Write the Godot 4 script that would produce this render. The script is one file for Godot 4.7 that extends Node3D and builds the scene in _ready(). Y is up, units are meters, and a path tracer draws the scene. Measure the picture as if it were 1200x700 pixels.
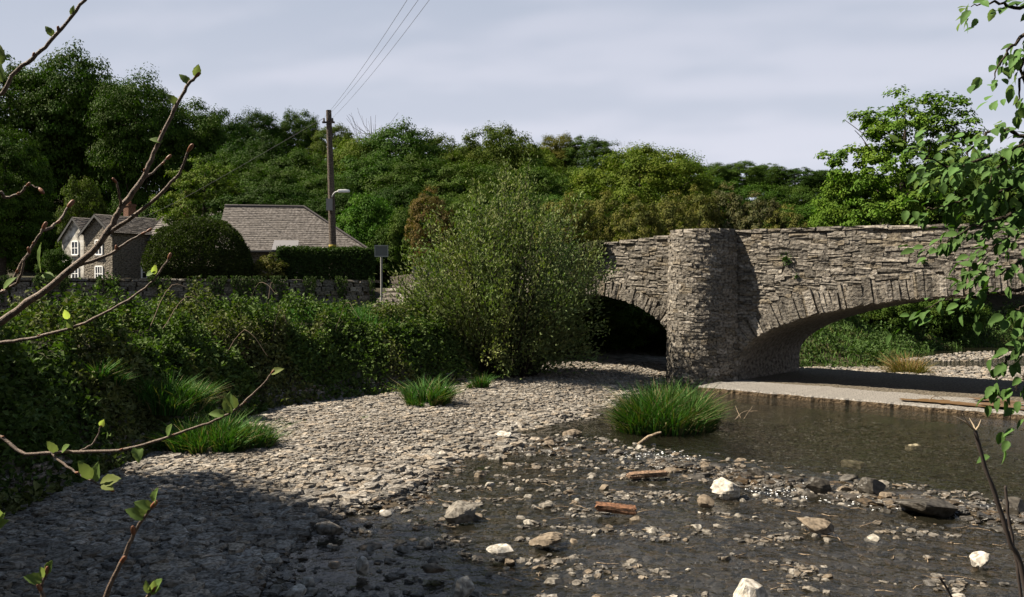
extends Node3D
# A stone river bridge in a wooded valley. x is right, y up; d below means metres away from the camera (z = -d).

var rng := RandomNumberGenerator.new()
var fn := FastNoiseLite.new()
var taken := {}
var M := {}
var T := {}
var bar_edge: PackedVector2Array
var left_bank: PackedVector2Array
var right_bank: PackedVector2Array


func rr(a: float, b: float) -> float:
	return rng.randf_range(a, b)


func rv() -> Vector3:
	return Vector3(rr(-1, 1), rr(-1, 1), rr(-1, 1))


func rdir() -> Vector3:
	var v := rv()
	while v.length_squared() > 1.0 or v.length_squared() < 0.01:
		v = rv()
	return v.normalized()


func lin(r: float, g: float, b: float) -> Color:
	return Color(r, g, b).linear_to_srgb()


func numbered(called: String) -> String:
	var k: int = taken.get(called, 0)
	taken[called] = k + 1
	return called if k == 0 else "%s_%03d" % [called, k]


func tag(o: Node3D, label: String, category: String, group := "", kind := "") -> Node3D:
	if label:
		o.set_meta("label", label)
	if category:
		o.set_meta("category", category)
	if group:
		o.set_meta("group", group)
	if kind:
		o.set_meta("kind", kind)
	return o


func thing(called: String, at: Vector3, turn := 0.0) -> Node3D:
	var o := Node3D.new()
	o.name = numbered(called)
	add_child(o)
	o.position = at
	o.rotation.y = turn
	return o


func put(called: String, mesh: Mesh, mat: Material, parent: Node = null) -> MeshInstance3D:
	var o := MeshInstance3D.new()
	o.mesh = mesh
	o.material_override = mat
	if parent == null:
		o.name = numbered(called)
		add_child(o)
	else:
		o.name = called
		parent.add_child(o, true)
	return o


func scatter(called: String, mesh: Mesh, mat: Material, where: Array, colors: Array, parent: Node = null) -> MultiMeshInstance3D:
	var mm := MultiMesh.new()
	mm.transform_format = MultiMesh.TRANSFORM_3D
	mm.use_colors = true
	mm.mesh = mesh
	mm.instance_count = where.size()
	for i in where.size():
		mm.set_instance_transform(i, where[i])
		mm.set_instance_color(i, colors[i])
	var o := MultiMeshInstance3D.new()
	o.multimesh = mm
	o.material_override = mat
	if parent == null:
		o.name = numbered(called)
		add_child(o)
	else:
		o.name = called
		parent.add_child(o, true)
	o.set_meta("kind", "stuff")
	return o


# ---------------------------------------------------------------- meshes
class Leaves:
	var v := PackedVector3Array()
	var c := PackedColorArray()
	var ix := PackedInt32Array()

	func add(p: Vector3, dir: Vector3, nrm: Vector3, length: float, wide: float, col: Color, fold := 0.25) -> void:
		var side := dir.cross(nrm).normalized() * (wide * 0.5)
		var lift := nrm * (wide * fold)
		var m := p + dir * (length * 0.45)
		var b := v.size()
		v.append(p)
		v.append(m + side + lift)
		v.append(p + dir * length)
		v.append(m - side + lift)
		for k in 4:
			c.append(col)
		ix.append_array(PackedInt32Array([b, b + 1, b + 2, b, b + 2, b + 3]))

	func blade(p: Vector3, up: Vector3, lean: Vector3, h: float, w: float, side: Vector3, col: Color) -> void:
		var b := v.size()
		var m := p + up * (h * 0.55) + lean * (h * 0.16)
		var t := p + up * (h * 0.93) + lean * (h * 0.52)
		v.append(p - side * w)
		v.append(p + side * w)
		v.append(m - side * (w * 0.8))
		v.append(m + side * (w * 0.8))
		v.append(t)
		for k in 5:
			c.append(col)
		ix.append_array(PackedInt32Array([b, b + 2, b + 1, b + 1, b + 2, b + 3, b + 2, b + 4, b + 3]))

	func mesh() -> ArrayMesh:
		var a := []
		a.resize(Mesh.ARRAY_MAX)
		a[Mesh.ARRAY_VERTEX] = v
		a[Mesh.ARRAY_COLOR] = c
		a[Mesh.ARRAY_INDEX] = ix
		var m := ArrayMesh.new()
		m.add_surface_from_arrays(Mesh.PRIMITIVE_TRIANGLES, a)
		return m


class Solid:
	# flat-sided shapes; normals come from the faces; each quad may have a tone
	var v := PackedVector3Array()
	var tones := PackedColorArray()
	var tone := 0.0
	var ix := PackedInt32Array()

	func tri(a: Vector3, b: Vector3, c: Vector3) -> void:
		var n := v.size()
		v.append(a)
		v.append(b)
		v.append(c)
		ix.append_array(PackedInt32Array([n, n + 1, n + 2]))

	func quad(a: Vector3, b: Vector3, c: Vector3, d: Vector3) -> void:
		var n := v.size()
		v.append(a)
		v.append(b)
		v.append(c)
		v.append(d)
		if tone > 0.0:
			for k in 4:
				tones.append(Color(tone, tone, tone))
		ix.append_array(PackedInt32Array([n, n + 1, n + 2, n, n + 2, n + 3]))

	# a box between two corners, in the frame f
	func box(lo: Vector3, hi: Vector3, f := Transform3D()) -> void:
		var p := []
		for k in 8:
			p.append(f * Vector3(hi.x if k & 1 else lo.x, hi.y if k & 2 else lo.y, hi.z if k & 4 else lo.z))
		quad(p[4], p[6], p[7], p[5])
		quad(p[1], p[3], p[2], p[0])
		quad(p[0], p[2], p[6], p[4])
		quad(p[5], p[7], p[3], p[1])
		quad(p[2], p[3], p[7], p[6])
		quad(p[0], p[4], p[5], p[1])

	func mesh() -> ArrayMesh:
		var a := []
		a.resize(Mesh.ARRAY_MAX)
		a[Mesh.ARRAY_VERTEX] = v
		a[Mesh.ARRAY_INDEX] = ix
		if tones.size() == v.size():
			a[Mesh.ARRAY_COLOR] = tones
		var m := ArrayMesh.new()
		m.add_surface_from_arrays(Mesh.PRIMITIVE_TRIANGLES, a)
		return m


func smooth(v: PackedVector3Array, ix: PackedInt32Array, c := PackedColorArray()) -> ArrayMesh:
	var n := PackedVector3Array()
	n.resize(v.size())
	for k in range(0, ix.size(), 3):
		var a := v[ix[k]]
		var f := (v[ix[k + 2]] - a).cross(v[ix[k + 1]] - a)
		n[ix[k]] += f
		n[ix[k + 1]] += f
		n[ix[k + 2]] += f
	for k in n.size():
		n[k] = n[k].normalized()
	var a := []
	a.resize(Mesh.ARRAY_MAX)
	a[Mesh.ARRAY_VERTEX] = v
	a[Mesh.ARRAY_NORMAL] = n
	a[Mesh.ARRAY_INDEX] = ix
	if c.size():
		a[Mesh.ARRAY_COLOR] = c
	var m := ArrayMesh.new()
	m.add_surface_from_arrays(Mesh.PRIMITIVE_TRIANGLES, a)
	return m


func tube_into(v: PackedVector3Array, ix: PackedInt32Array, pts: Array, rad: Array, sides := 6) -> void:
	var b := v.size()
	var side := Vector3.UP.cross(pts[1] - pts[0])
	if side.length() < 0.01 * (pts[1] - pts[0]).length():
		side = Vector3.RIGHT
	side = side.normalized()
	for k in pts.size():
		var t: Vector3 = (pts[mini(k + 1, pts.size() - 1)] - pts[maxi(k - 1, 0)]).normalized()
		side = (side - t * side.dot(t)).normalized()
		var up := t.cross(side)
		for j in sides:
			var an := TAU * j / sides
			v.append(pts[k] + (side * cos(an) + up * sin(an)) * rad[k])
	for k in pts.size() - 1:
		for j in sides:
			var p := b + k * sides + j
			var q := b + k * sides + (j + 1) % sides
			ix.append_array(PackedInt32Array([p, p + sides, q, q, p + sides, q + sides]))
	for e in [0, pts.size() - 1]:
		var n := v.size()
		v.append(pts[e])
		for j in sides:
			var p: int = b + e * sides + j
			var q: int = b + e * sides + (j + 1) % sides
			ix.append_array(PackedInt32Array([n, p, q] if e == 0 else [n, q, p]))


func tube(pts: Array, rad: Array, sides := 6) -> ArrayMesh:
	var v := PackedVector3Array()
	var ix := PackedInt32Array()
	tube_into(v, ix, pts, rad, sides)
	return smooth(v, ix)


# a smooth curve through points, k pieces each, with a little wobble
func curve(pts: Array, k: int, wob := 0.0) -> Array:
	var out := []
	for i in pts.size() - 1:
		var p0: Vector3 = pts[maxi(i - 1, 0)]
		var p3: Vector3 = pts[mini(i + 2, pts.size() - 1)]
		for j in k:
			var q: Vector3 = pts[i].cubic_interpolate(pts[i + 1], p0, p3, float(j) / k)
			out.append(q + rv() * wob if i + j > 0 else q)
	out.append(pts[-1])
	return out


func taper(n: int, a: float, b: float, knots := 0.0) -> Array:
	var out := []
	for k in n:
		out.append(lerpf(a, b, float(k) / (n - 1)) * (1.0 + knots * rr(-1, 1)))
	return out


# an irregular lump in a unit box: n cells to a side, round 0 box to 1 ball
func lump(n: int, rounded: float, jitter: float, flat := true, rough := 0.0, cuts := 0) -> ArrayMesh:
	var v := PackedVector3Array()
	var ix := PackedInt32Array()
	var at := {}
	var shift := rv() * 50.0
	var planes := []
	for k in cuts:
		planes.append([rdir(), rr(0.62, 0.9)])
	for f in 6:
		for i in n:
			for j in n:
				var q := []
				for o in [[0, 0], [1, 0], [1, 1], [0, 1]]:
					var a: float = 2.0 * (i + o[0]) / n - 1.0
					var b: float = 2.0 * (j + o[1]) / n - 1.0
					var p := Vector3(a, b, 1) if f < 2 else (Vector3(1, a, b) if f < 4 else Vector3(b, 1, a))
					if f % 2:
						p = -p
					var key := Vector3i((p * n).round())
					if not at.has(key):
						at[key] = v.size()
						var s := p.lerp(p.normalized() * 1.12, rounded)
						s += rv() * jitter
						if rough > 0.0:
							s *= 1.0 + rough * fn.get_noise_3dv((p.normalized() + shift) * 34.0)
						for pl in planes:
							var beyond: float = s.dot(pl[0]) - pl[1]
							if beyond > 0.0:
								s -= pl[0] * beyond
						v.append(s * 0.5)
					q.append(at[key])
				if (v[q[2]] - v[q[0]]).cross(v[q[1]] - v[q[0]]).dot(v[q[0]]) < 0.0:
					q.reverse()
				ix.append_array(PackedInt32Array([q[0], q[1], q[2], q[0], q[2], q[3]]))
	if not flat:
		return smooth(v, ix)
	var s := Solid.new()
	s.v = v
	s.ix = ix
	return s.mesh()


# a broad leaf lying along +z from the origin, 1 long, face up
func broad_leaf(wide: float, curl: float, fold: float, teeth: float) -> ArrayMesh:
	var v := PackedVector3Array()
	var ix := PackedInt32Array()
	var rows := 8
	for k in rows + 1:
		var t := float(k) / rows
		var w := wide * 0.5 * pow(sin(PI * pow(t, 0.75)), 0.8) if k > 0 and k < rows else 0.004
		w *= 1.0 + teeth * (1.0 if k % 2 else -1.0)
		for j in 5:
			var u := j / 2.0 - 1.0
			v.append(Vector3(u * w, absf(u) * w * fold - curl * t * t + 0.02 * rr(-1, 1) * (1.0 if absf(u) == 0.5 else 0.0), t - 0.04 * absf(u)))
	for k in rows:
		for j in 4:
			var p := k * 5 + j
			ix.append_array(PackedInt32Array([p, p + 1, p + 5, p + 1, p + 6, p + 5]))
	return smooth(v, ix)


# ---------------------------------------------------------------- crowns and bushes
# leaf clumps spread through the volume of an uneven crown; low is where the crown begins, and colours vary from clump to clump
func crown(low: float, high: float, rad: float, clumps: int, each: int, leaf: float, col: Color, clump_size: float, narrow := 0.62, lift := 0.25, inner := 0.45) -> ArrayMesh:
	var L := Leaves.new()
	var shift := rv() * 40.0
	var mid := (low + high) * 0.5
	var half := (high - low) * 0.5
	for k in clumps:
		var u := rdir()
		var bulge := 1.0 + 0.24 * fn.get_noise_3dv((u + shift) * 55.0)
		var share := lerpf(inner, 0.98, sqrt(rng.randf())) * bulge
		var c := Vector3(u.x * rad * share, mid + u.y * half * share, u.z * rad * share)
		c.y = maxf(c.y, low * 0.9)
		var size := clump_size * rr(0.65, 1.3)
		var tone := rr(0.86, 1.15)
		var warm := rr(-0.08, 0.1)
		var cc := Color(col.r * tone * (1.0 + warm), col.g * tone, col.b * tone * (1.0 - warm))
		for i in each:
			var w := rdir()
			w.y = absf(w.y) * 0.75 + w.y * 0.25
			var p := c + Vector3(w.x * size, w.y * size * 0.85, w.z * size) * pow(rng.randf(), 0.4)
			var n := (w * 1.25 + u * 0.5 + Vector3.UP * lift + rdir() * 0.6).normalized()
			var d := n.cross(rdir()).normalized()
			var t := rr(0.84, 1.18)   # drawn at random for each leaf, wherever it hangs
			var ll := leaf * rr(0.7, 1.35)
			L.add(p, d, n, ll, ll * narrow, Color(cc.r * t, cc.g * t, cc.b * t))
	return L.mesh()


# a tapered trunk with limbs that reach into the crown
func trunk(high: float, low: float, crown_top: float, rad: float, thick: float, limbs: int) -> ArrayMesh:
	var v := PackedVector3Array()
	var ix := PackedInt32Array()
	var pts := [Vector3.ZERO]
	var lean := Vector3(rr(-1, 1), 0, rr(-1, 1)) * 0.06 * high
	for k in range(1, 7):
		pts.append(Vector3(0, high * k / 6.0, 0) + lean * (k / 6.0) + rv() * 0.012 * high)
	tube_into(v, ix, pts, [thick * 1.35, thick, thick * 0.85, thick * 0.7, thick * 0.5, thick * 0.32, thick * 0.1], 7)
	for k in limbs:
		var f := rr(0.3, 0.9)
		var at: Vector3 = pts[int(f * 6)]
		var an := TAU * k / limbs + rr(-0.4, 0.4)
		var end := Vector3(cos(an) * rad * rr(0.55, 0.9), lerpf(at.y, crown_top, rr(0.3, 0.75)), sin(an) * rad * rr(0.55, 0.9))
		var c := curve([at, at.lerp(end, 0.5) - Vector3(0, 0.03 * high, 0), end], 3, 0.012 * high)
		tube_into(v, ix, c, taper(c.size(), thick * 0.42 * (1.15 - f), thick * 0.06), 5)
	return smooth(v, ix)


# ---------------------------------------------------------------- materials
func noise_tex(size: int, freq: float, octaves: int, kind := FastNoiseLite.TYPE_SIMPLEX_SMOOTH, ramp: Array = [], sd := 1) -> NoiseTexture2D:
	var n := FastNoiseLite.new()
	n.noise_type = kind
	n.frequency = freq
	n.fractal_octaves = octaves
	n.fractal_lacunarity = 2.2
	n.seed = sd
	var t := NoiseTexture2D.new()
	t.width = size
	t.height = size
	t.seamless = true
	t.noise = n
	if ramp.size():
		var g := Gradient.new()
		g.offsets = PackedFloat32Array()
		g.colors = PackedColorArray()
		var off := PackedFloat32Array()
		var cols := PackedColorArray()
		for r in ramp:
			off.append(r[0])
			cols.append(r[1])
		g.offsets = off
		g.colors = cols
		t.color_ramp = g
	return t


func grey(a: float) -> Color:
	return Color(a, a, a)


func matte(col: Color, rough := 0.9, spec := 0.3) -> StandardMaterial3D:
	var m := StandardMaterial3D.new()
	m.albedo_color = col
	m.roughness = rough
	m.metallic_specular = spec
	return m


func textured(col: Color, tex: Texture2D, scale: float, bump: Texture2D = null, depth := 1.0, rough := 0.9) -> StandardMaterial3D:
	var m := matte(col, rough)
	m.albedo_texture = tex
	m.uv1_triplanar = true
	m.uv1_world_triplanar = true
	m.uv1_scale = Vector3.ONE * scale
	if bump:
		m.heightmap_enabled = true
		m.heightmap_texture = bump
		m.heightmap_scale = depth
	return m


func leafy(tint: Color, through := Color(0.62, 0.72, 0.3)) -> StandardMaterial3D:
	var m := matte(tint, 0.65, 0.17)
	m.vertex_color_use_as_albedo = true
	m.backlight_enabled = true
	m.backlight = through
	return m


func make_materials() -> void:
	T.grain = noise_tex(512, 0.02, 6)
	T.fine = noise_tex(512, 0.06, 5, FastNoiseLite.TYPE_SIMPLEX_SMOOTH, [], 5)
	T.mottle = noise_tex(512, 0.012, 6, FastNoiseLite.TYPE_SIMPLEX_SMOOTH, [[0.25, Color(0.5, 0.49, 0.47)], [0.45, Color(0.78, 0.76, 0.73)], [0.6, Color(0.92, 0.9, 0.86)], [0.8, Color(1, 1, 1)]], 3)
	# grey slaty stone with pale lichen specks and ochre patches
	T.stone = noise_tex(1024, 0.011, 7, FastNoiseLite.TYPE_SIMPLEX_SMOOTH, [[0.2, Color(0.4, 0.385, 0.37)], [0.40, Color(0.62, 0.6, 0.575)], [0.53, Color(0.84, 0.8, 0.74)], [0.62, Color(0.64, 0.625, 0.6)], [0.68, Color(1, 1, 1)], [0.76, Color(0.8, 0.77, 0.7)], [0.85, Color(0.7, 0.64, 0.5)]], 8)
	T.ripple = noise_tex(512, 0.02, 4, FastNoiseLite.TYPE_SIMPLEX_SMOOTH, [], 21)
	M.stones = []
	for c in [lin(0.228, 0.219, 0.205), lin(0.190, 0.184, 0.175), lin(0.277, 0.266, 0.251), lin(0.148, 0.143, 0.135), lin(0.220, 0.201, 0.169), lin(0.357, 0.346, 0.331)]:
		M.stones.append(textured(c, T.stone, 1.1, T.grain, 3.0, 0.92))
	M.mortar = textured(lin(0.175, 0.163, 0.144), T.stone, 0.9, T.fine, 4.0, 0.95)
	M.soffit = textured(lin(0.265, 0.252, 0.235), T.stone, 0.7, T.grain, 9.0, 0.95)
	M.slab = textured(lin(0.228, 0.213, 0.194), noise_tex(512, 0.03, 5, FastNoiseLite.TYPE_SIMPLEX_SMOOTH, [[0.2, grey(0.5)], [0.5, grey(0.85)], [0.8, grey(1.0)]], 33), 1.6, T.fine, 1.0, 0.85)
	M.bark = textured(lin(0.057, 0.046, 0.034), T.mottle, 2.0, T.fine, 3.0)
	M.wood_pole = textured(lin(0.114, 0.095, 0.080), T.mottle, 1.6, T.fine, 1.0)
	M.slate = textured(lin(0.133, 0.124, 0.122), T.mottle, 0.8, T.fine, 1.0, 0.8)
	M.slate.vertex_color_use_as_albedo = true
	M.pebble = textured(Color.WHITE, T.mottle, 3.0, T.fine, 0.6, 0.8)
	M.pebble.vertex_color_use_as_albedo = true
	M.wet = textured(Color.WHITE, T.mottle, 3.0, T.fine, 0.5, 0.32)
	M.wet.vertex_color_use_as_albedo = true
	M.wet.metallic_specular = 0.4
	var g := textured(Color.WHITE, T.mottle, 0.35, T.fine, 3.0, 0.95)
	g.vertex_color_use_as_albedo = true
	g.detail_enabled = true
	g.detail_albedo = noise_tex(1024, 0.05, 5, FastNoiseLite.TYPE_CELLULAR, [[0.0, Color(0.62, 0.6, 0.58)], [0.5, Color(0.85, 0.84, 0.82)], [1.0, Color(1, 1, 1)]], 12)
	g.detail_blend_mode = BaseMaterial3D.BLEND_MODE_MUL
	M.ground = g
	var w := StandardMaterial3D.new()
	w.albedo_color = Color(lin(0.013, 0.012, 0.008), 0.5)
	w.transparency = BaseMaterial3D.TRANSPARENCY_ALPHA
	w.roughness = 0.04
	w.metallic_specular = 0.31
	w.uv1_triplanar = true
	w.uv1_world_triplanar = true
	w.uv1_scale = Vector3.ONE * 0.8
	w.heightmap_enabled = true
	w.heightmap_texture = T.ripple
	w.heightmap_scale = 0.9
	M.water = w
	M.foam = matte(lin(0.75, 0.77, 0.78), 0.5)
	M.foam.vertex_color_use_as_albedo = true
	M.leaf = leafy(Color.WHITE)
	M.grass = leafy(Color.WHITE, Color(0.6, 0.7, 0.25))


# ---------------------------------------------------------------- the lie of the land
func sdist(poly: PackedVector2Array, p: Vector2) -> float:
	# distance to the outline, positive inside
	var best := 1e12
	var inside := false
	var j := poly.size() - 1
	for i in poly.size():
		var a := poly[j]
		var b := poly[i]
		var ab := b - a
		var t := clampf((p - a).dot(ab) / ab.length_squared(), 0.0, 1.0)
		best = minf(best, p.distance_squared_to(a + ab * t))
		if (b.y > p.y) != (a.y > p.y) and p.x < (a.x - b.x) * (p.y - b.y) / (a.y - b.y) + b.x:
			inside = not inside
		j = i
	return sqrt(best) if inside else -sqrt(best)


func wall_line(x: float) -> float:
	return 27.0 + (x + 4.0) * 0.29


# [height, share of gravel, share of soil and plants]
func land(x: float, d: float) -> Array:
	var p := Vector2(x, d)
	var n := 0.66 * x + 0.7513 * d
	var rough := fn.get_noise_2d(x * 22.0, d * 22.0)
	var fine := fn.get_noise_2d(x * 110.0 + 300.0, d * 110.0)
	var h := -0.13 + 0.05 * rough - 0.07 * smoothstep(-0.5, 2.5, x) * (1.0 - smoothstep(9.2, 9.9, n))
	h -= 0.3 * smoothstep(10.5, 11.8, n) * (1.0 - smoothstep(16.4, 17.3, n))
	h += 0.12 * exp(-pow((n - 10.2 + rough * 0.5) / 0.5, 2.0))
	h += 0.1 * smoothstep(17.2, 19.0, n) - 0.25 * smoothstep(22.6, 24.5, n)
	var grav := 0.0
	var plants := 0.0
	if d < 60.0 and absf(x) < 60.0:
		var g := sdist(bar_edge, p) + rough * 0.35
		h = maxf(h, clampf(0.01 + g * 0.13, -0.5, 0.2) + 0.02 * rough)
		grav = smoothstep(-0.3, 0.1, g)
	var b := sdist(left_bank, p) + rough * 0.25
	if b > 0.0:
		var slope := lerpf(1.7, 0.42, smoothstep(22.0, 26.0, d))
		var top := 1.6 + 0.08 * rough
		if x < -3.0:
			top += 0.67 * smoothstep(0.1, 0.3, d - wall_line(x))
		else:
			top += 0.67 * smoothstep(-1.0, 5.0, d - wall_line(minf(x, 4.0)))
		top += 19.0 * smoothstep(72.0, 190.0, d - 0.1 * x) + 14.0 * smoothstep(190.0, 500.0, d)
		h = maxf(h, minf(top, h + (1.6 * (1.0 - exp(-b * 1.15)) if d < 24.0 else b * slope)))
		plants = smoothstep(0.05, 0.4, b)
	var c := sdist(right_bank, p) + rough * 0.3
	if c > 0.0:
		h = maxf(h, minf(1.15 + 10.0 * smoothstep(40.0, 200.0, x), h + c * 0.5))
		plants = maxf(plants, smoothstep(0.4, 1.2, c))
	return [h + fine * 0.015, grav, plants]


func height(x: float, d: float) -> float:
	return land(x, d)[0]


func steps_of(lo: float, hi: float, fine: float, far_lo: float, far_hi: float, grow: float) -> PackedFloat32Array:
	var a := PackedFloat32Array()
	var x := lo
	var s := fine
	var below := []
	while x > far_lo:
		s *= grow
		x -= s
		below.append(x)
	below.reverse()
	for q in below:
		a.append(q)
	x = lo
	while x < hi:
		a.append(x)
		x += fine
	s = fine
	while x < far_hi:
		a.append(x)
		s *= grow
		x += s
	a.append(x)
	return a


func water_level(x: float, d: float) -> float:
	var n := 0.66 * x + 0.7513 * d
	return lerpf(-0.045, 0.035, smoothstep(9.6, 10.7, n)) - 0.02 * (1.0 - smoothstep(5.0, 9.0, n))


func build_land() -> void:
	bar_edge = PackedVector2Array([Vector2(2.9, 20.6), Vector2(2.7, 19.6), Vector2(2.05, 16.8), Vector2(0.35, 14.1), Vector2(-0.13, 12.9), Vector2(-0.96, 12.2), Vector2(-1.3, 11.2), Vector2(-1.6, 10), Vector2(-2.3, 8.9), Vector2(-2.5, 7.7), Vector2(-2.3, 6.4), Vector2(-2.2, 3.5), Vector2(-9, 2), Vector2(-9, 18), Vector2(-4, 22), Vector2(-1, 26), Vector2(3, 30), Vector2(7.5, 25.6), Vector2(3.8, 21.4)])
	left_bank = PackedVector2Array([Vector2(-5.2, 2.6), Vector2(-4.95, 8), Vector2(-4.8, 12), Vector2(-4.4, 15.2), Vector2(-3.2, 16.9), Vector2(-2, 17.9), Vector2(-0.9, 19.6), Vector2(-0.4, 21.5), Vector2(-0.6, 23), Vector2(-0.9, 25.6), Vector2(0, 28), Vector2(5, 27.4), Vector2(8.2, 25.6), Vector2(9.5, 25.0), Vector2(11.5, 25.4), Vector2(13, 28), Vector2(17, 33), Vector2(40, 42), Vector2(700, 60), Vector2(700, 900), Vector2(-700, 900), Vector2(-700, 2.6)])
	right_bank = PackedVector2Array([Vector2(-6, 2.2), Vector2(0, 3.0), Vector2(4.3, 3.6), Vector2(6.3, 5.8), Vector2(9.5, 8.4), Vector2(14, 10.8), Vector2(17.5, 15), Vector2(22, 24), Vector2(45, 30), Vector2(700, 40), Vector2(700, -200), Vector2(-700, -200), Vector2(-700, 2.2)])
	var xs := steps_of(-9.0, 13.0, 0.16, -420.0, 480.0, 1.09)
	var ds := steps_of(3.5, 29.0, 0.16, -90.0, 700.0, 1.09)
	var v := PackedVector3Array()
	var c := PackedColorArray()
	var ix := PackedInt32Array()
	for d in ds:
		for x in xs:
			var l := land(x, d)
			v.append(Vector3(x, l[0], -d))
			var bed := Color(0.06, 0.05, 0.036)
			var patch := fn.get_noise_2d(x * 30.0 + 900.0, d * 30.0)
			bed = bed.lerp(Color(0.09, 0.078, 0.06), clampf(0.5 + patch, 0, 1))
			var n := 0.66 * x + 0.7513 * d
			bed = bed.lerp(Color(0.032, 0.04, 0.014), smoothstep(10.6, 11.6, n) * clampf(0.7 + patch, 0, 1))
			var col := bed.lerp(Color(0.235, 0.222, 0.205), l[1])
			col = col.lerp(Color(0.045, 0.055, 0.02).lerp(Color(0.07, 0.055, 0.035), clampf(0.5 + 1.4 * patch, 0, 1)), l[2])
			c.append(col)
	var w := xs.size()
	for j in ds.size() - 1:
		for i in w - 1:
			var p := j * w + i
			ix.append_array(PackedInt32Array([p, p + w, p + 1, p + 1, p + w, p + w + 1]))
	put("ground", smooth(v, ix, c), M.ground).set_meta("kind", "structure")
	# the river: a calm pool above the riffle, lively shallow water below it
	v = PackedVector3Array()
	ix = PackedInt32Array()
	var nx := 280
	var nd := 260
	for j in nd + 1:
		for i in nx + 1:
			var x := -4.0 + 18.0 * i / nx
			var d := 4.0 + 16.0 * j / nd
			var n := 0.66 * x + 0.7513 * d
			var calm := smoothstep(10.6, 11.4, n)
			var near := exp(-pow((n - 10.0) / 0.7, 2.0))
			var y := water_level(x, d)
			y += fn.get_noise_2d(x * 120.0, d * 190.0) * lerpf(0.015, 0.0025, calm) + fn.get_noise_2d(x * 340.0, d * 420.0 + 70.0) * lerpf(0.006, 0.0008, calm)
			y += near * 0.03 * fn.get_noise_2d(x * 260.0, d * 260.0 + 400.0)
			v.append(Vector3(x, y, -d))
	for j in nd:
		for i in nx:
			var p := j * (nx + 1) + i
			ix.append_array(PackedInt32Array([p, p + nx + 1, p + 1, p + 1, p + nx + 1, p + nx + 2]))
	put("river_water", smooth(v, ix), M.water).set_meta("kind", "structure")
	var up := Solid.new()
	up.quad(Vector3(7.0, -0.04, -22.0), Vector3(7.0, -0.04, -42.0), Vector3(36.0, -0.04, -42.0), Vector3(36.0, -0.04, -22.0))
	var o := put("upstream_water", up.mesh(), M.water)
	o.set_meta("kind", "structure")


# ---------------------------------------------------------------- the bridge (own frame: x along the bridge, z towards the river bar)
func top_of(s: float) -> float:
	var k := [[-22.0, 2.75], [-16.0, 3.25], [-13.8, 3.49], [-10.3, 3.7], [-6.7, 3.66], [-3.4, 3.58], [6.0, 3.3]]
	for i in k.size() - 1:
		if s <= k[i + 1][0]:
			return lerpf(k[i][1], k[i + 1][1], (s - k[i][0]) / (k[i + 1][0] - k[i][0]))
	return 3.3


const ARCHES := [[-2.9, 6.45, 0.56, 1.70, 0.5], [-14.2, 3.05, 0.88, 1.32, 0.4]]   # middle, half span, springing, rise, ring


func under(s: float, more := 0.0) -> float:
	# height of the arch over s (of its outer edge with more = 1), or far below ground at a pier
	var best := -0.6
	for a in ARCHES:
		var t: float = (s - a[0]) / (a[1] + more * a[4])
		if absf(t) < 1.0:
			best = a[2] + (a[3] + more * a[4]) * sqrt(1.0 - t * t)
	return best


func stone_at(parent: Node, called: String, at: Vector3, size: Vector3, b := Basis()) -> void:
	var o := MeshInstance3D.new()
	o.name = called
	o.mesh = M.stone_shapes[rng.randi() % M.stone_shapes.size()]
	var k := rng.randi() % 10
	o.material_override = M.stones[[0, 0, 1, 1, 2, 3, 4, 0, 2, 5][k]]
	var flip := Basis(Vector3.UP, PI) if rng.randf() < 0.5 else Basis()
	o.transform = Transform3D(b * Basis.from_scale(size) * flip, at)
	parent.add_child(o, true)


# the 300 largest stones one by one, the small ones joined into one part
func lay(parent: Node, list: Array) -> void:
	list.sort_custom(func(p, q): return p[1].x * p[1].y > q[1].x * q[1].y)
	var small := []
	for k in 6:
		small.append([PackedVector3Array(), PackedInt32Array()])
	for k in list.size():
		var a: Array = list[k]
		if k < 300:
			stone_at(parent, "stone", a[0], a[1], a[2])
			continue
		var t := Transform3D(a[2] * Basis.from_scale(a[1]), a[0])
		var src: Array = M.stone_shapes[rng.randi() % M.stone_shapes.size()].surface_get_arrays(0)
		var into: Array = small[rng.randi() % 6]
		var v: PackedVector3Array = into[0]
		var ix: PackedInt32Array = into[1]
		var n := v.size()
		for p in src[Mesh.ARRAY_VERTEX]:
			v.append(t * p)
		for i in src[Mesh.ARRAY_INDEX]:
			ix.append(n + i)
		into[0] = v
		into[1] = ix
	var m := ArrayMesh.new()
	for k in 6:
		if small[k][0].size():
			var arr := []
			arr.resize(Mesh.ARRAY_MAX)
			arr[Mesh.ARRAY_VERTEX] = small[k][0]
			arr[Mesh.ARRAY_INDEX] = small[k][1]
			m.add_surface_from_arrays(Mesh.PRIMITIVE_TRIANGLES, arr)
			m.surface_set_material(m.get_surface_count() - 1, M.stones[k])
	if m.get_surface_count():
		put("small_stones", m, null, parent).set_meta("kind", "stuff")


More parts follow.
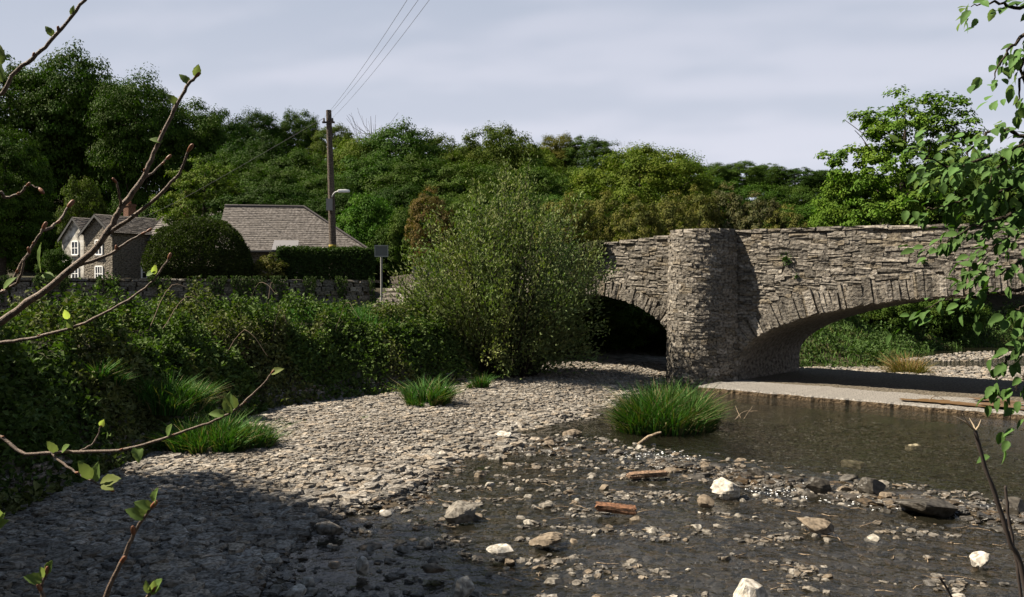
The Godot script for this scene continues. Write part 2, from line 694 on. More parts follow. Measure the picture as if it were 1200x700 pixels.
func build_bridge() -> void:
	M.stone_shapes = []
	for k in 16:
		M.stone_shapes.append(lump(2, 0.12, 0.11))
	var bridge := thing("stone_bridge", Vector3(12.408, 0, -14.124), -0.7208)
	tag(bridge, "old rubble stone bridge with two arches and a round pier in the river", "bridge")
	# the masonry behind the facing stones
	var cuts := []
	var s := -22.0
	while s <= 6.01:
		cuts.append(s)
		s += 0.1
	for a in ARCHES:
		cuts.append(a[0] - a[1] + 0.001)
		cuts.append(a[0] + a[1] - 0.001)
		cuts.append(a[0] - a[1] - 0.001)
		cuts.append(a[0] + a[1] + 0.001)
	cuts.sort()
	var m := Solid.new()
	var so := Solid.new()
	var back := -3.6
	for k in cuts.size() - 1:
		var a: float = cuts[k]
		var b: float = cuts[k + 1]
		var ya := under(a)
		var yb := under(b)
		var ta := top_of(a) - 0.05
		var tb := top_of(b) - 0.05
		var da := ta - 0.85
		var db := tb - 0.85
		m.quad(Vector3(a, ya, -0.014), Vector3(a, ta, -0.014), Vector3(b, tb, -0.014), Vector3(b, yb, -0.014))
		m.quad(Vector3(b, yb, back), Vector3(b, tb, back), Vector3(a, ta, back), Vector3(a, ya, back))
		m.quad(Vector3(a, ta, -0.014), Vector3(a, ta, -0.45), Vector3(b, tb, -0.45), Vector3(b, tb, -0.014))
		m.quad(Vector3(a, ta, back + 0.4), Vector3(a, ta, back), Vector3(b, tb, back), Vector3(b, tb, back + 0.4))
		m.quad(Vector3(a, ta, -0.45), Vector3(a, da, -0.45), Vector3(b, db, -0.45), Vector3(b, tb, -0.45))
		m.quad(Vector3(a, da, back + 0.4), Vector3(a, ta, back + 0.4), Vector3(b, tb, back + 0.4), Vector3(b, db, back + 0.4))
		m.quad(Vector3(a, da, -0.45), Vector3(a, da, back + 0.4), Vector3(b, db, back + 0.4), Vector3(b, db, -0.45))
		so.quad(Vector3(a, ya, back), Vector3(a, ya, -0.05), Vector3(b, yb, -0.05), Vector3(b, yb, back))
	put("masonry_core", m.mesh(), M.mortar, bridge)
	tag(put("arch_soffit", so.mesh(), M.soffit, bridge), "dark stone underside of the arches", "")
	# rubble facing, roughly coursed, between the arch rings and the coping; the smallest chips are joined
	var wall := Node3D.new()
	wall.name = "spandrel_wall"
	bridge.add_child(wall)
	var list := []
	var y := -0.2
	var row := 0
	while y < 3.7:
		var hgt := rr(0.055, 0.13)
		s = -16.6 + rr(0, 0.3)
		while s < -2.2:
			var w := rr(0.1, 0.26) if rng.randf() < 0.4 else rr(0.22, 0.56)
			var c := s + w * 0.5
			var wave := 0.11 * fn.get_noise_2d(c * 24.0, row * 1.6) + rr(-0.016, 0.016)
			var yc := y + hgt * 0.5 + wave
			if yc - hgt * 0.5 > under(c, 0.8) and yc + hgt * 0.5 < top_of(c) - 0.02 and absf(c + 10.26) > 0.78 + w * 0.3 and yc > -0.1:
				var turn := rr(-0.1, 0.1) + 0.8 * wave
				if hgt > 0.1 and rng.randf() < 0.4:
					var cut := rr(0.3, 0.7)
					for q in [[cut * 0.5, cut], [cut + (1.0 - cut) * 0.5, 1.0 - cut]]:
						list.append([Vector3(c, yc + (q[0] - 0.5) * hgt, -0.118 + rr(-0.008, 0.016)), Vector3(w * rr(0.96, 1.08), hgt * q[1] * 1.06, 0.25), Basis(Vector3(0, 0, 1), turn)])
				else:
					list.append([Vector3(c, yc, -0.118 + rr(-0.008, 0.016)), Vector3(w * rr(0.96, 1.08), hgt * 1.06, 0.25), Basis(Vector3(0, 0, 1), turn)])
			s += w
		y += hgt
		row += 1
	lay(wall, list)
	# arch rings
	var ring := Node3D.new()
	ring.name = "arch_ring"
	bridge.add_child(ring)
	for a in ARCHES:
		var an := 0.03
		while an < PI - 0.03:
			var wide := rr(0.075, 0.19)
			var p := Vector2(-cos(an) * a[1], sin(an) * a[3])
			var nrm := Vector2(p.x / (a[1] * a[1]), p.y / (a[3] * a[3])).normalized()
			var speed := Vector2(sin(an) * a[1], cos(an) * a[3]).length()
			var at: float = a[0] + p.x
			var step := wide / speed
			if at > -16.2 and at < -2.0:
				var len: float = a[4] * rr(0.8, 1.25)
				var b := Basis(Vector3(0, 0, 1), atan2(-nrm.x, nrm.y) + rr(-0.03, 0.03))
				stone_at(ring, "voussoir", Vector3(at + nrm.x * len * 0.48, a[2] + p.y + nrm.y * len * 0.48, -0.185 + rr(-0.01, 0.025)), Vector3(wide + 0.012, len, 0.42), b)
			an += step
	# coping of thin flat stones
	var cope := Node3D.new()
	cope.name = "coping"
	bridge.add_child(cope)
	s = -16.4
	while s < -2.0:
		var w := rr(0.28, 0.7)
		if absf(s + w * 0.5 + 10.26) > 0.9:
			stone_at(cope, "coping_stone", Vector3(s + w * 0.5, top_of(s + w * 0.5) + rr(-0.014, 0.0), -0.22), Vector3(w - 0.01, rr(0.07, 0.1), 0.5), Basis(Vector3(0, 0, 1), rr(-0.014, 0.02)))
		s += w
	# round pier
	var pier := Node3D.new()
	pier.name = "round_pier"
	bridge.add_child(pier)
	var pc := Vector3(-10.26, 0, -0.05)
	var cv := PackedVector3Array()
	var ci := PackedInt32Array()
	tube_into(cv, ci, [pc + Vector3(0, -0.5, 0), pc + Vector3(0, 1.5, 0), pc + Vector3(0, 3.66, 0)], [0.912, 0.893, 0.858], 28)
	put("pier_core", smooth(cv, ci), M.mortar, pier)
	list = []
	y = -0.25
	while y < 3.64:
		var hgt := minf(rr(0.06, 0.135), 3.74 - y)
		var r := lerpf(0.9, 0.84, y / 3.6)
		var an := -PI * 0.5 + rr(0, 0.2)
		while an < PI * 0.5:
			var w := rr(0.1, 0.36)
			var mid := an + w * 0.5 / r
			var b := Basis(Vector3.UP, mid) * Basis(Vector3(0, 0, 1), rr(-0.09, 0.09))
			list.append([pc + Vector3(sin(mid), 0, cos(mid)) * (r - 0.085 + rr(-0.006, 0.014)) + Vector3(0, y + hgt * 0.5 + 0.03 * sin(mid * 5.0 + y * 3.0) + rr(-0.014, 0.014), 0), Vector3(w * 1.04, hgt * 1.06, 0.22), b])
			an += w / r
		y += hgt
	lay(pier, list)
	for k in 9:
		var an := -1.4 + 0.35 * k
		stone_at(pier, "coping_stone", pc + Vector3(sin(an) * 0.62, 3.71, cos(an) * 0.62), Vector3(0.29, 0.09, 0.42), Basis(Vector3.UP, an + rr(-0.1, 0.1)))
	# weir slab in front of the arch and the paved floor under it
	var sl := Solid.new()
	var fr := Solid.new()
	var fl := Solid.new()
	var segs := 220
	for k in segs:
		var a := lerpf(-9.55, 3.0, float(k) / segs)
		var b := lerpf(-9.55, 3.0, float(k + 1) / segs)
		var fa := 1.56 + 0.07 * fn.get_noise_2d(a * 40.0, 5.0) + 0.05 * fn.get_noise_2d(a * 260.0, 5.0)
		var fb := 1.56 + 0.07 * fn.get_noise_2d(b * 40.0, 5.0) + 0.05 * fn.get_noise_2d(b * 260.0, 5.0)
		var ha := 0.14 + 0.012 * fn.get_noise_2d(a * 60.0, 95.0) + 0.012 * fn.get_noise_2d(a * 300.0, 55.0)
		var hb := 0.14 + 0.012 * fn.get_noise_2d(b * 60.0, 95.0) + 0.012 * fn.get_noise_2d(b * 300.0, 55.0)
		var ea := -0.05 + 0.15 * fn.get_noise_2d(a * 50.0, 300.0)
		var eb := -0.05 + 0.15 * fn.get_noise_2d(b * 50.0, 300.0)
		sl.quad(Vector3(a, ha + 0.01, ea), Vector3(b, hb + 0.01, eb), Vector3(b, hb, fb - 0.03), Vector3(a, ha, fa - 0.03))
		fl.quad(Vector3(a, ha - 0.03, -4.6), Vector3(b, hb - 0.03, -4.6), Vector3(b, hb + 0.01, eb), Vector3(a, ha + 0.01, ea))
		sl.quad(Vector3(a, ha, fa - 0.03), Vector3(b, hb, fb - 0.03), Vector3(b, hb - 0.03, fb), Vector3(a, ha - 0.03, fa))
		fr.quad(Vector3(a, ha - 0.03, fa), Vector3(b, hb - 0.03, fb), Vector3(b, -0.5, fb + 0.03), Vector3(a, -0.5, fa + 0.03))
	sl.quad(Vector3(-9.55, 0.14, -4.4), Vector3(-9.55, 0.14, 1.57), Vector3(-9.55, -0.5, 1.6), Vector3(-9.55, -0.5, -4.4))
	var slab := put("weir_slab", sl.mesh(), M.slab)
	slab.transform = bridge.transform
	put("front_face", fr.mesh(), textured(lin(0.13, 0.10, 0.068), T.stone, 1.4, T.grain, 4.0), slab)
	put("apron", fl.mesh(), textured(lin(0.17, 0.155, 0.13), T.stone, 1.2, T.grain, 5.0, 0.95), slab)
	tag(slab, "long pale concrete weir slab running along the foot of the bridge", "weir")
	# brown algae films on the wet end of the slab
	var wet := matte(lin(0.10, 0.058, 0.026), 0.35, 0.45)
	for k in 46:
		var pts := []
		var cx := rr(-5.0, -3.6) if k < 12 else rr(-3.9, 1.0)
		var cz := 1.4 - pow(rng.randf(), 1.3) * (0.5 if k < 12 else 1.2)
		var q := Solid.new()
		var rx := rr(0.15, 0.5)
		var rz := rr(0.08, 0.22)
		cz = minf(cz, 1.36 - rz * 1.2)
		for j in 12:
			var f := rr(0.7, 1.2)
			pts.append(Vector3(cx + cos(TAU * j / 12) * rx * f, 0.172 + k * 0.0006, minf(cz + sin(TAU * j / 12) * rz * f, 1.54)))
		for j in 12:
			q.tri(Vector3(cx, 0.172 + k * 0.0006, cz), pts[j], pts[(j + 1) % 12])
		put("algae_patch", q.mesh(), wet, slab)
	# plants rooted in the joints
	for a in [[-8.15, 3.02, 0.16, 150], [-7.9, 2.62, 0.07, 40], [-10.9, 2.1, 0.08, 40], [-5.2, 2.9, 0.05, 30]]:
		var L := Leaves.new()
		for k in a[3]:
			var u := rdir()
			u.z = absf(u.z)
			L.add(Vector3(a[0], a[1], 0.02) + u * a[2] * pow(rng.randf(), 1.6), (u + Vector3(0, -0.3, 0.3)).normalized(), rdir(), 0.05, 0.03, Color(0.04, 0.075, 0.018) * rr(0.7, 1.2))
		var o := put("wall_plant", L.mesh(), M.leaf)
		o.transform = bridge.transform
		tag(o, "small green plant rooted in a joint of the bridge masonry", "plant", "plants in the bridge joints")
	# creeper over the end of the parapet beside the willow
	var L2 := Leaves.new()
	for k in 2600:
		var q := pow(rng.randf(), 1.5)
		var cs := -13.1 - 2.6 * rng.randf() - q * 0.1
		var drop := rng.randf() * (0.35 + 1.1 * smoothstep(-12.9, -14.6, cs)) * rr(0.3, 1.0)
		var z := 0.05 + rr(0, 0.16)
		var n := (Vector3(rr(-0.6, 0.6), 0.3, 1) + rdir() * 0.6).normalized()
		L2.add(Vector3(cs, top_of(cs) + 0.1 - drop, z), (Vector3(rr(-0.5, 0.5), -1, 0.3)).normalized(), n, rr(0.05, 0.1), 0.055, Color(0.045, 0.052, 0.022) * rr(0.6, 1.3))
	var cr := put("creeper", L2.mesh(), M.leaf)
	cr.transform = bridge.transform
	tag(cr, "creeper hanging over the bridge parapet beside the pale willow bush", "creeper")


# ---------------------------------------------------------------- trees, bushes, hedges
func tree(called: String, label: String, group: String, x: float, d: float, top: float, wide: float, proto: int, mat: Material) -> Node3D:
	var g := height(x, d) - 0.1
	var o := thing(called, Vector3(x, g, -d), rr(0, TAU))
	tag(o, label, "tree", group)
	var p: Dictionary = M.protos[proto]
	var t := put("trunk", p.trunk, M.bark, o)
	var c := put("crown", p.crown, mat, o)
	wide *= 1.0 if called.ends_with("bush") or called == "unseen_bank_tree" else 1.25
	var sc := Vector3(wide / p.wide, top - g, wide / p.wide)
	t.scale = sc
	c.scale = sc
	return o


func make_protos() -> void:
	# all one unit high
	M.protos = []
	var col := Color(0.051, 0.081, 0.014)
	for k in 6:
		var low: float = [0.2, 0.28, 0.18, 0.26, 0.16, 0.22][k]
		var rad: float = [0.42, 0.36, 0.5, 0.38, 0.44, 0.48][k]
		var cl: int = [130, 110, 150, 90, 140, 120][k]
		M.protos.append({"crown": crown(low, 0.97, rad, cl * 3, 150, 0.0162, col, [0.085, 0.09, 0.08, 0.1, 0.075, 0.085][k] * 0.95, 0.62, 0.35, 0.4), "trunk": trunk(0.85, low, 0.9, rad, 0.03, 7), "wide": rad * 2.15})
	# 6: thin bare-looking tree, 7: loose airy tree (nearer, finer leaves), 8: round bush, 9: upright scrub
	M.protos.append({"crown": crown(0.3, 0.8, 0.34, 60, 30, 0.016, Color(0.075, 0.062, 0.036), 0.07), "trunk": trunk(0.95, 0.3, 1.08, 0.45, 0.02, 60), "wide": 0.9})
	M.protos.append({"crown": crown(0.1, 0.99, 0.37, 330, 90, 0.0185, Color(0.056, 0.09, 0.018), 0.05, 0.62, 0.4, 0.3), "trunk": trunk(0.9, 0.2, 0.95, 0.36, 0.026, 14), "wide": 0.8})
	M.protos.append({"crown": crown(0.0, 0.95, 0.5, 230, 90, 0.034, col, 0.11, 0.55), "trunk": trunk(0.6, 0.1, 0.9, 0.4, 0.03, 6), "wide": 1.1})
	M.protos.append({"crown": crown(0.05, 0.97, 0.42, 170, 60, 0.034, Color(0.06, 0.072, 0.026), 0.075, 0.42, 0.5), "trunk": trunk(0.9, 0.1, 1.0, 0.4, 0.012, 30), "wide": 0.95})


func build_trees() -> void:
	make_protos()
	var deep := leafy(lin(0.70, 0.78, 0.66))
	var mid := leafy(lin(0.95, 0.95, 0.9))
	var olive := leafy(lin(1.45, 1.25, 0.9))
	var bright := leafy(lin(1.25, 1.35, 0.85))
	var brown := leafy(lin(1.7, 1.05, 1.1))
	var dull := leafy(lin(1.2, 1.0, 1.25))
	var tall := "tall trees behind the cottage"
	var l0 := ["dark broad tree whose crown fills the skyline beyond the topmost twig", "tallest dark round topped tree above the cottage chimney", "tall dark tree above the right end of the cottage roof", "dark skyline tree behind the yellow green maple", "dark tree filling the gap behind the two tallest trees"]
	var nth := 0
	for a in [[-56.5, 97.0, 28.6, 12.6, 0], [-49.3, 96.0, 28.9, 9.6, 1], [-40.3, 92.0, 25.3, 8.3, 3], [-36.2, 96.0, 23.5, 8.3, 1], [-48.0, 100.0, 26.6, 9.0, 4]]:
		tree("broadleaf_tree", l0[nth], tall, a[0], a[1], a[2], a[3], a[4], deep)
		nth += 1
	tree("broadleaf_tree", "dark spreading tree left of the cottage, hiding its white gable", "", -31.1, 52.0, 12.0, 5.2, 4, deep)
	tree("broadleaf_tree", "dark tree overhanging the left end of the cottage roof", "", -57.1, 104.0, 18.7, 9.4, 2, deep)
	tree("leafy_bush", "dark bush standing in front of the white cottage gable", "", -32.1, 60.0, 5.2, 2.4, 8, deep)
	tree("flowering_bush", "pale olive bush behind the cottage chimney", "", -42.1, 84.0, 13.5, 5.2, 8, dull)
	tree("maple_tree", "yellow green maple with orange tinted leaves between cottage and barn", "", -21.8, 60.0, 11.3, 5.5, 7, olive)
	var wood := "trees of the hillside wood"
	var names := ["dark green broadleaf tree in the hillside wood", "mid green broadleaf tree in the hillside wood", "olive green broadleaf tree in the hillside wood", "bright green broadleaf tree in the hillside wood", "brownish budding tree in the hillside wood"]
	var mats := [[deep, leafy(lin(0.44, 0.56, 0.46))], [mid, leafy(lin(0.66, 0.82, 0.62))], [olive, leafy(lin(1.05, 0.92, 0.7))], [bright, mid], [brown, leafy(lin(1.3, 0.9, 0.9))]]
	for a in [
		[-36.8, 108.0, 24.5, 9.1, 0, 0], [-40.1, 135.0, 30.1, 7.3, 3, 0], [-34.1, 138.0, 30.9, 6.3, 1, 0], [-27.4, 132.0, 27.3, 8.2, 4, 2],
		[-26.3, 88.0, 17.9, 9.7, 2, 0], [-20.9, 82.0, 15.7, 7.9, 0, 0], [-26.3, 80.0, 15.2, 8.0, 5, 0], [-18.9, 70.0, 12.1, 8.4, 2, 0], [-14.5, 66.0, 11.0, 5.9, 4, 0],
		[-12.9, 98.0, 20.9, 9.4, 1, 1], [-9.2, 105.0, 20.9, 7.3, 4, 2], [-17.5, 100.0, 20.0, 8.0, 3, 2], [-1.7, 92.0, 20.1, 9.0, 5, 2], [-7.7, 128.0, 23.2, 7.7, 1, 4],
		[3.0, 122.0, 22.7, 8.5, 0, 2], [7.8, 150.0, 29.2, 6.3, 1, 4], [13.5, 150.0, 28.4, 10.5, 2, 0], [19.3, 152.0, 28.5, 4.3, 6, 4],
		[-12.1, 76.0, 14.2, 8.5, 0, 1], [-7.7, 74.0, 13.5, 9.6, 2, 0], [-3.2, 72.0, 13.1, 7.9, 5, 1], [1.7, 76.0, 13.2, 7.9, 4, 0], [5.2, 82.0, 13.8, 6.9, 1, 1],
		[38.6, 160.0, 25.5, 6.4, 1, 0], [43.4, 160.0, 25.9, 9.0, 5, 0], [49.7, 166.0, 26.1, 7.3, 0, 0], [55.0, 166.0, 25.3, 9.0, 2, 0], [61.2, 168.0, 25.2, 8.7, 4, 0], [67.1, 168.0, 24.5, 11.8, 0, 0], [75.4, 168.0, 24.2, 13.4, 2, 0],
		[17.2, 88.0, 15.8, 7.4, 3, 3], [20.7, 88.0, 13.6, 7.9, 0, 1], [27.2, 96.0, 13.8, 9.2, 4, 1], [32.3, 98.0, 14.2, 8.2, 5, 0], [8.0, 80.0, 13.5, 6.7, 4, 2],
		[-7.8, 60.0, 9.5, 6.0, 4, 0], [-3.2, 58.0, 8.9, 5.8, 2, 1], [0.6, 60.0, 9.2, 6.0, 5, 1], [3.9, 58.0, 8.7, 5.2, 0, 1], [-11.6, 58.0, 8.9, 5.2, 4, 0], [-16.8, 60.0, 9.6, 7.8, 2, 0],
		[38.8, 72.0, 13.5, 10.8, 2, 1], [41.9, 70.0, 13.9, 10.5, 4, 1], [28.5, 62.0, 9.4, 8.1, 5, 1], [25.2, 70.0, 9.3, 8.4, 0, 1], [0.0, 110.0, 19.6, 9.9, 3, 0], [20.1, 130.0, 23.1, 7.8, 1, 0], [-4.8, 120.0, 22.7, 8.4, 0, 2], [-20.8, 110.0, 20.7, 6.6, 5, 1]]:
		tree("broadleaf_tree", names[a[5]], wood, a[0], a[1], a[2], a[3], a[4], mats[a[5]][rng.randi() % 2])
	tree("bare_tree", "thin almost leafless tree standing on the skyline beside the pole", "", -19.3, 118.0, 26.6, 7.6, 6, brown)
	tree("broadleaf_tree", "broad yellow green tree with dark limbs rising beyond the bridge pier", "", 10.9, 72.0, 14.5, 10.1, 5, olive)
	tree("ash_tree", "loose airy green tree standing alone behind the bridge parapet", "", 20.1, 44.0, 12.4, 6.6, 7, bright)
	tree("leafy_bush", "bright green bush at the foot of the airy tree", "", 17.7, 46.0, 8.0, 4.1, 8, bright)
	tree("leafy_bush", "green bush behind the parapet under the airy tree", "", 21.2, 42.0, 7.0, 4.6, 8, mid)
	tree("sycamore_tree", "small fresh green tree with big leaves beside the telegraph pole", "", -8.9, 54.0, 8.5, 3.6, 8, leafy(lin(0.95, 1.25, 0.95)))
	tree("scrub_bush", "brown twiggy bush beyond the willow", "", -4.2, 44.0, 7.5, 2.9, 9, brown)
	tree("leafy_bush", "dark green bush at the head of the stone steps", "", -7.4, 52.0, 6.2, 2.9, 8, deep)
	tree("leafy_bush", "green bush between the fresh green tree and the willow", "", -6.5, 52.0, 7.5, 2.9, 8, mid)
	var scrub := "upright scrub beyond the bridge"
	var sc := [[4.4, 42.0, 7.1, 3.4], [5.6, 38.0, 6.5, 2.7], [7.6, 41.0, 7.0, 2.9], [9.4, 43.0, 7.5, 2.8], [11.1, 44.0, 7.7, 3.1], [12.4, 43.0, 7.2, 3.1], [13.6, 42.0, 6.4, 2.7], [2.6, 40.0, 6.8, 3.6]]
	for k in sc.size():
		tree("scrub_bush", "brown tinged upright scrub bush behind the bridge parapet" if k in [4, 5] else "olive upright scrub bush behind the bridge parapet", scrub, sc[k][0], sc[k][1], sc[k][2], sc[k][3], 9, dull if k in [4, 5] else olive)
	var behind := [[-50.1, 88.0, 10.7, 7.0], [-40.4, 90.0, 12.9, 6.3], [-34.7, 86.0, 12.1, 6.5], [-47.6, 90.0, 10.4, 5.4], [-48.7, 80.0, 10.4, 6.4]]
	for a in behind:
		tree("leafy_bush", "dark bush in the shade behind the cottage", "bushes behind the cottage", a[0], a[1], a[2], a[3], 8, deep)
	# thicket seen through the two arches
	var thick := "bushes upstream of the bridge"
	for a in [[-0.5, 29.0, 3.6, 4.0], [2.2, 30.5, 3.4, 4.5], [1.2, 27.6, 2.6, 3.0], [3.4, 28.0, 2.6, 3.2], [5.6, 28.2, 2.4, 3.0], [5.0, 31.0, 3.0, 4.5], [7.6, 31.5, 2.8, 4.0], [10.5, 33.5, 3.0, 4.6], [13.4, 36.0, 3.4, 5.0], [16.6, 38.0, 4.0, 6.0], [20.0, 41.0, 4.6, 7.0], [24.0, 42.5, 5.5, 8.0], [14.8, 33.2, 2.5, 2.6], [17.8, 34.8, 2.6, 3.0]]:
		tree("leafy_bush", "dark bush in the thicket upstream of the bridge", thick, a[0], a[1], a[2], a[3], 8, deep)
	# unseen bank trees shading the shingle, more added around the camera to block skylight
	for a in [[-6.9, 5.4, 8.0, 5.0], [-10.5, 6.4, 10.5, 6.0], [-7.4, 0.2, 8.5, 6.0], [-3.5, -4.6, 9.0, 6.5], [2.0, -6.2, 8.5, 6.0], [-8.6, 7.4, 8.6, 6.2], [-9.6, 4.2, 9.0, 6.4], [-11.5, 9.6, 8.4, 4.4]]:
		tree("unseen_bank_tree", "leafy tree out of view on the near bank, placed for its shade", "trees on the near bank", a[0], a[1], a[2], a[3], 2, deep)


func build_willow() -> void:
	# rounded grey-green sallow on the corner of the bank, many upright shoots
	var at := Vector3(-0.3, 0.2, -20.9)
	var o := thing("willow_bush", at)
	tag(o, "big rounded grey green willow bush at the end of the bridge", "bush")
	var v := PackedVector3Array()
	var ix := PackedInt32Array()
	var L := Leaves.new()
	for k in 210:
		var an := rr(0, TAU)
		var out := sqrt(rng.randf())
		var root := Vector3(cos(an) * out * 0.9, 0.0, sin(an) * out * 0.7)
		var lobe := 1.0 + 0.32 * fn.get_noise_2d(cos(an) * 70.0 + 20.0, sin(an) * 70.0)
		var reach := out * 2.5 * lobe
		var tall := 4.6 * sqrt(maxf(0.05, 1.0 - out * out * 0.8)) * rr(0.8, 1.06)
		if k % 3 == 0:
			tall = rr(0.35, 2.2)
			reach = rr(1.7, 2.55)
		elif k % 7 == 0:
			tall *= 1.12
			reach *= 1.1
		tall *= 0.6 + 0.4 * lobe
		var tip := Vector3(cos(an) * reach, tall, sin(an) * reach * 0.8)
		var c := curve([root, root.lerp(tip, 0.5) + Vector3(0, 0.25, 0), tip], 6, 0.03)
		tube_into(v, ix, c, taper(c.size(), 0.022, 0.004), 4)
		var tone := rr(0.75, 1.25)
		var yel := rr(-0.1, 0.15)
		for i in 250:
			var f := rr(0.22, 1.0)
			var q := f * (c.size() - 1)
			var p: Vector3 = c[int(q)].lerp(c[mini(int(q) + 1, c.size() - 1)], q - int(q))
			p += rdir() * 0.42 * rng.randf()
			p.y = maxf(p.y, 0.12)
			var dir: Vector3 = ((tip - root).normalized() + rdir() * 0.9).normalized()
			var n := (rdir() * 0.8 + Vector3(-0.3, 0.7, 0.2)).normalized()
			n = (n - dir * n.dot(dir)).normalized()
			var t := tone * rr(0.75, 1.3)
			L.add(p, dir, n, rr(0.07, 0.13), rr(0.03, 0.05), Color(0.106 * t * (1 + yel), 0.132 * t, 0.052 * t))
	put("stems", smooth(v, ix), M.bark, o)
	put("foliage", L.mesh(), M.leaf, o)


func build_bank_cover() -> void:
	# brambles and nettles over the left bank: mounds of leaves, too many to count
	var L := Leaves.new()
	var made := 0
	while made < 96000:
		var x := rr(-13.5, 0.2)
		var d := rr(6.0, 26.0)
		var face := made % 5 < 2
		if face:
			x = rr(-6.4, 0.3)
			d = rr(7.5, 23.0)
		if d < -x * 1.45 - 0.5:
			continue
		var b := sdist(left_bank, Vector2(x, d))
		if face and (b > 1.1 or b < -0.15):
			continue
		if b < -0.15 or b > 5.2 or d > wall_line(x) - 0.4 or rng.randf() < (b - 2.6) * 0.3:
			continue
		if b > 2.0 and x > -6.6 and d > 18.5 and rng.randf() < 0.85:
			continue
		var mound := 0.55 + 0.85 * fn.get_noise_2d(x * 30.0, d * 30.0) + 0.5 * fn.get_noise_2d(x * 85.0, d * 85.0 + 50.0)
		var most := clampf(mound - 0.3, 0.06, 0.9) * lerpf(0.55, 1.0, smoothstep(0.3, 1.0, b)) * (0.95 if b < 3.0 else 0.6) * smoothstep(-0.1, 0.6, b) * (1.15 - 0.5 * smoothstep(-6.0, -2.0, x))
		var y := height(x, d) + most * pow(rng.randf(), 0.45)
		if face:
			y += rr(-0.2, 0.15)
		var kind := fn.get_noise_2d(x * 25.0 + 500.0, d * 25.0)
		var tone := rr(0.65, 1.35) * (1.0 + 0.5 * fn.get_noise_2d(x * 140.0, d * 140.0))
		var col := Color(0.056, 0.085, 0.024) if kind < 0.12 else Color(0.08, 0.09, 0.034)
		var n := (rdir() + Vector3(0.0, 0.9, 0.0)).normalized()
		var dir := n.cross(rdir()).normalized()
		var s := rr(0.06, 0.115)
		L.add(Vector3(x, y, -d), dir, n, s, s * rr(0.5, 0.75), Color(col.r * tone, col.g * tone, col.b * tone))
		made += 1
	var o := put("bramble_cover", L.mesh(), M.leaf)
	tag(o, "dense brambles and nettles covering the left river bank", "brambles", "", "stuff")
	# a few arching bare canes
	for k in 16:
		var x := rr(-9, -3.2)
		var d := rr(13.5, 18.0)
		var b := sdist(left_bank, Vector2(x, d))
		if b < 0.2 or b > 2.6:
			continue
		var p := Vector3(x, height(x, d) + 0.1, -d)
		var e := p + Vector3(rr(0.2, 0.9), rr(0.1, 0.7), rr(-0.4, 0.5))
		var c := curve([p, p.lerp(e, 0.5) + Vector3(0, 0.5, 0), e], 5, 0.01)
		tag(put("bramble_cane", tube(c, taper(c.size(), 0.007, 0.003), 4), matte(lin(0.16, 0.12, 0.09))), "bare arching bramble cane on the left bank", "cane", "bramble canes")


func leaf_shell(lo: Vector3, hi: Vector3, count: int, size: float, col: Color, depth: float) -> ArrayMesh:
	# clipped hedge: leaves through the outer layer of a box
	var L := Leaves.new()
	var sz := hi - lo
	for k in count:
		var f := rng.randi() % 5
		var p := Vector3(rng.randf(), rng.randf(), rng.randf())
		var n := Vector3.UP
		var a := pow(rng.randf(), 2.0)
		match f:
			0: n = Vector3(1, 0, 0)
			1: n = Vector3(-1, 0, 0)
			2, 3: n = Vector3(0, 0, 1)
		var q := lo + p * sz
		if n.x != 0.0:
			q.x = (hi.x if n.x > 0 else lo.x) - n.x * a * depth
		elif n.z != 0.0:
			q.z = hi.z - a * depth
		else:
			q.y = hi.y - a * depth
		q += n * 0.09 * fn.get_noise_3dv(q * 90.0) + rdir() * 0.03
		var m := (n * 0.7 + rdir()).normalized()
		var t := rr(0.6, 1.4)   # drawn at random for each leaf, wherever it sits
		L.add(q, m.cross(rdir()).normalized(), m, size * rr(0.7, 1.3), size * 0.6, Color(col.r * t, col.g * t, col.b * t))
	return L.mesh()


func tuft(count: int, rx: float, rz: float, low: float, high: float, wide: float, col: Color, dry := 0.12, droop := 1.0) -> ArrayMesh:
	# many small tussocks grown together, each with its own height and lean
	var L := Leaves.new()
	var heads := maxi(5, count / 70)
	for j in heads:
		var an := rr(0, TAU)
		var out := sqrt(rng.randf())
		var c := Vector3(cos(an) * out * rx, 0, sin(an) * out * rz)
		var tall := lerpf(low, high, rng.randf()) * lerpf(1.0, 0.6, pow(out, 3.0))
		var way := Vector3(cos(an), 0, sin(an)) * out * droop * 0.8 + Vector3(rr(-1, 1), 0, rr(-1, 1)) * 0.45
		var size := rr(0.08, 0.2) * (rx + rz) * 0.5
		var tone := rr(0.7, 1.3)
		for k in count / heads:
			var q := Vector3(rr(-1, 1), 0, rr(-1, 1))
			var lean := way + q * 0.8 + rdir() * 0.45
			lean.y = -0.3 * lean.length() * rng.randf()
			var t := tone * rr(0.65, 1.35)
			var cc := Color(col.r * t * rr(0.9, 1.4), col.g * t, col.b * t)
			if rng.randf() < dry:
				cc = Color(0.17, 0.15, 0.075) * rr(0.6, 1.0)
				lean *= 1.5
			var sa := rr(0, TAU)
			L.blade(c + q * size - Vector3(0, 0.05, 0), Vector3.UP, lean, tall * rr(0.5, 1.12), wide * rr(0.5, 1.7), Vector3(cos(sa), 0, sin(sa)), cc)
	return L.mesh()


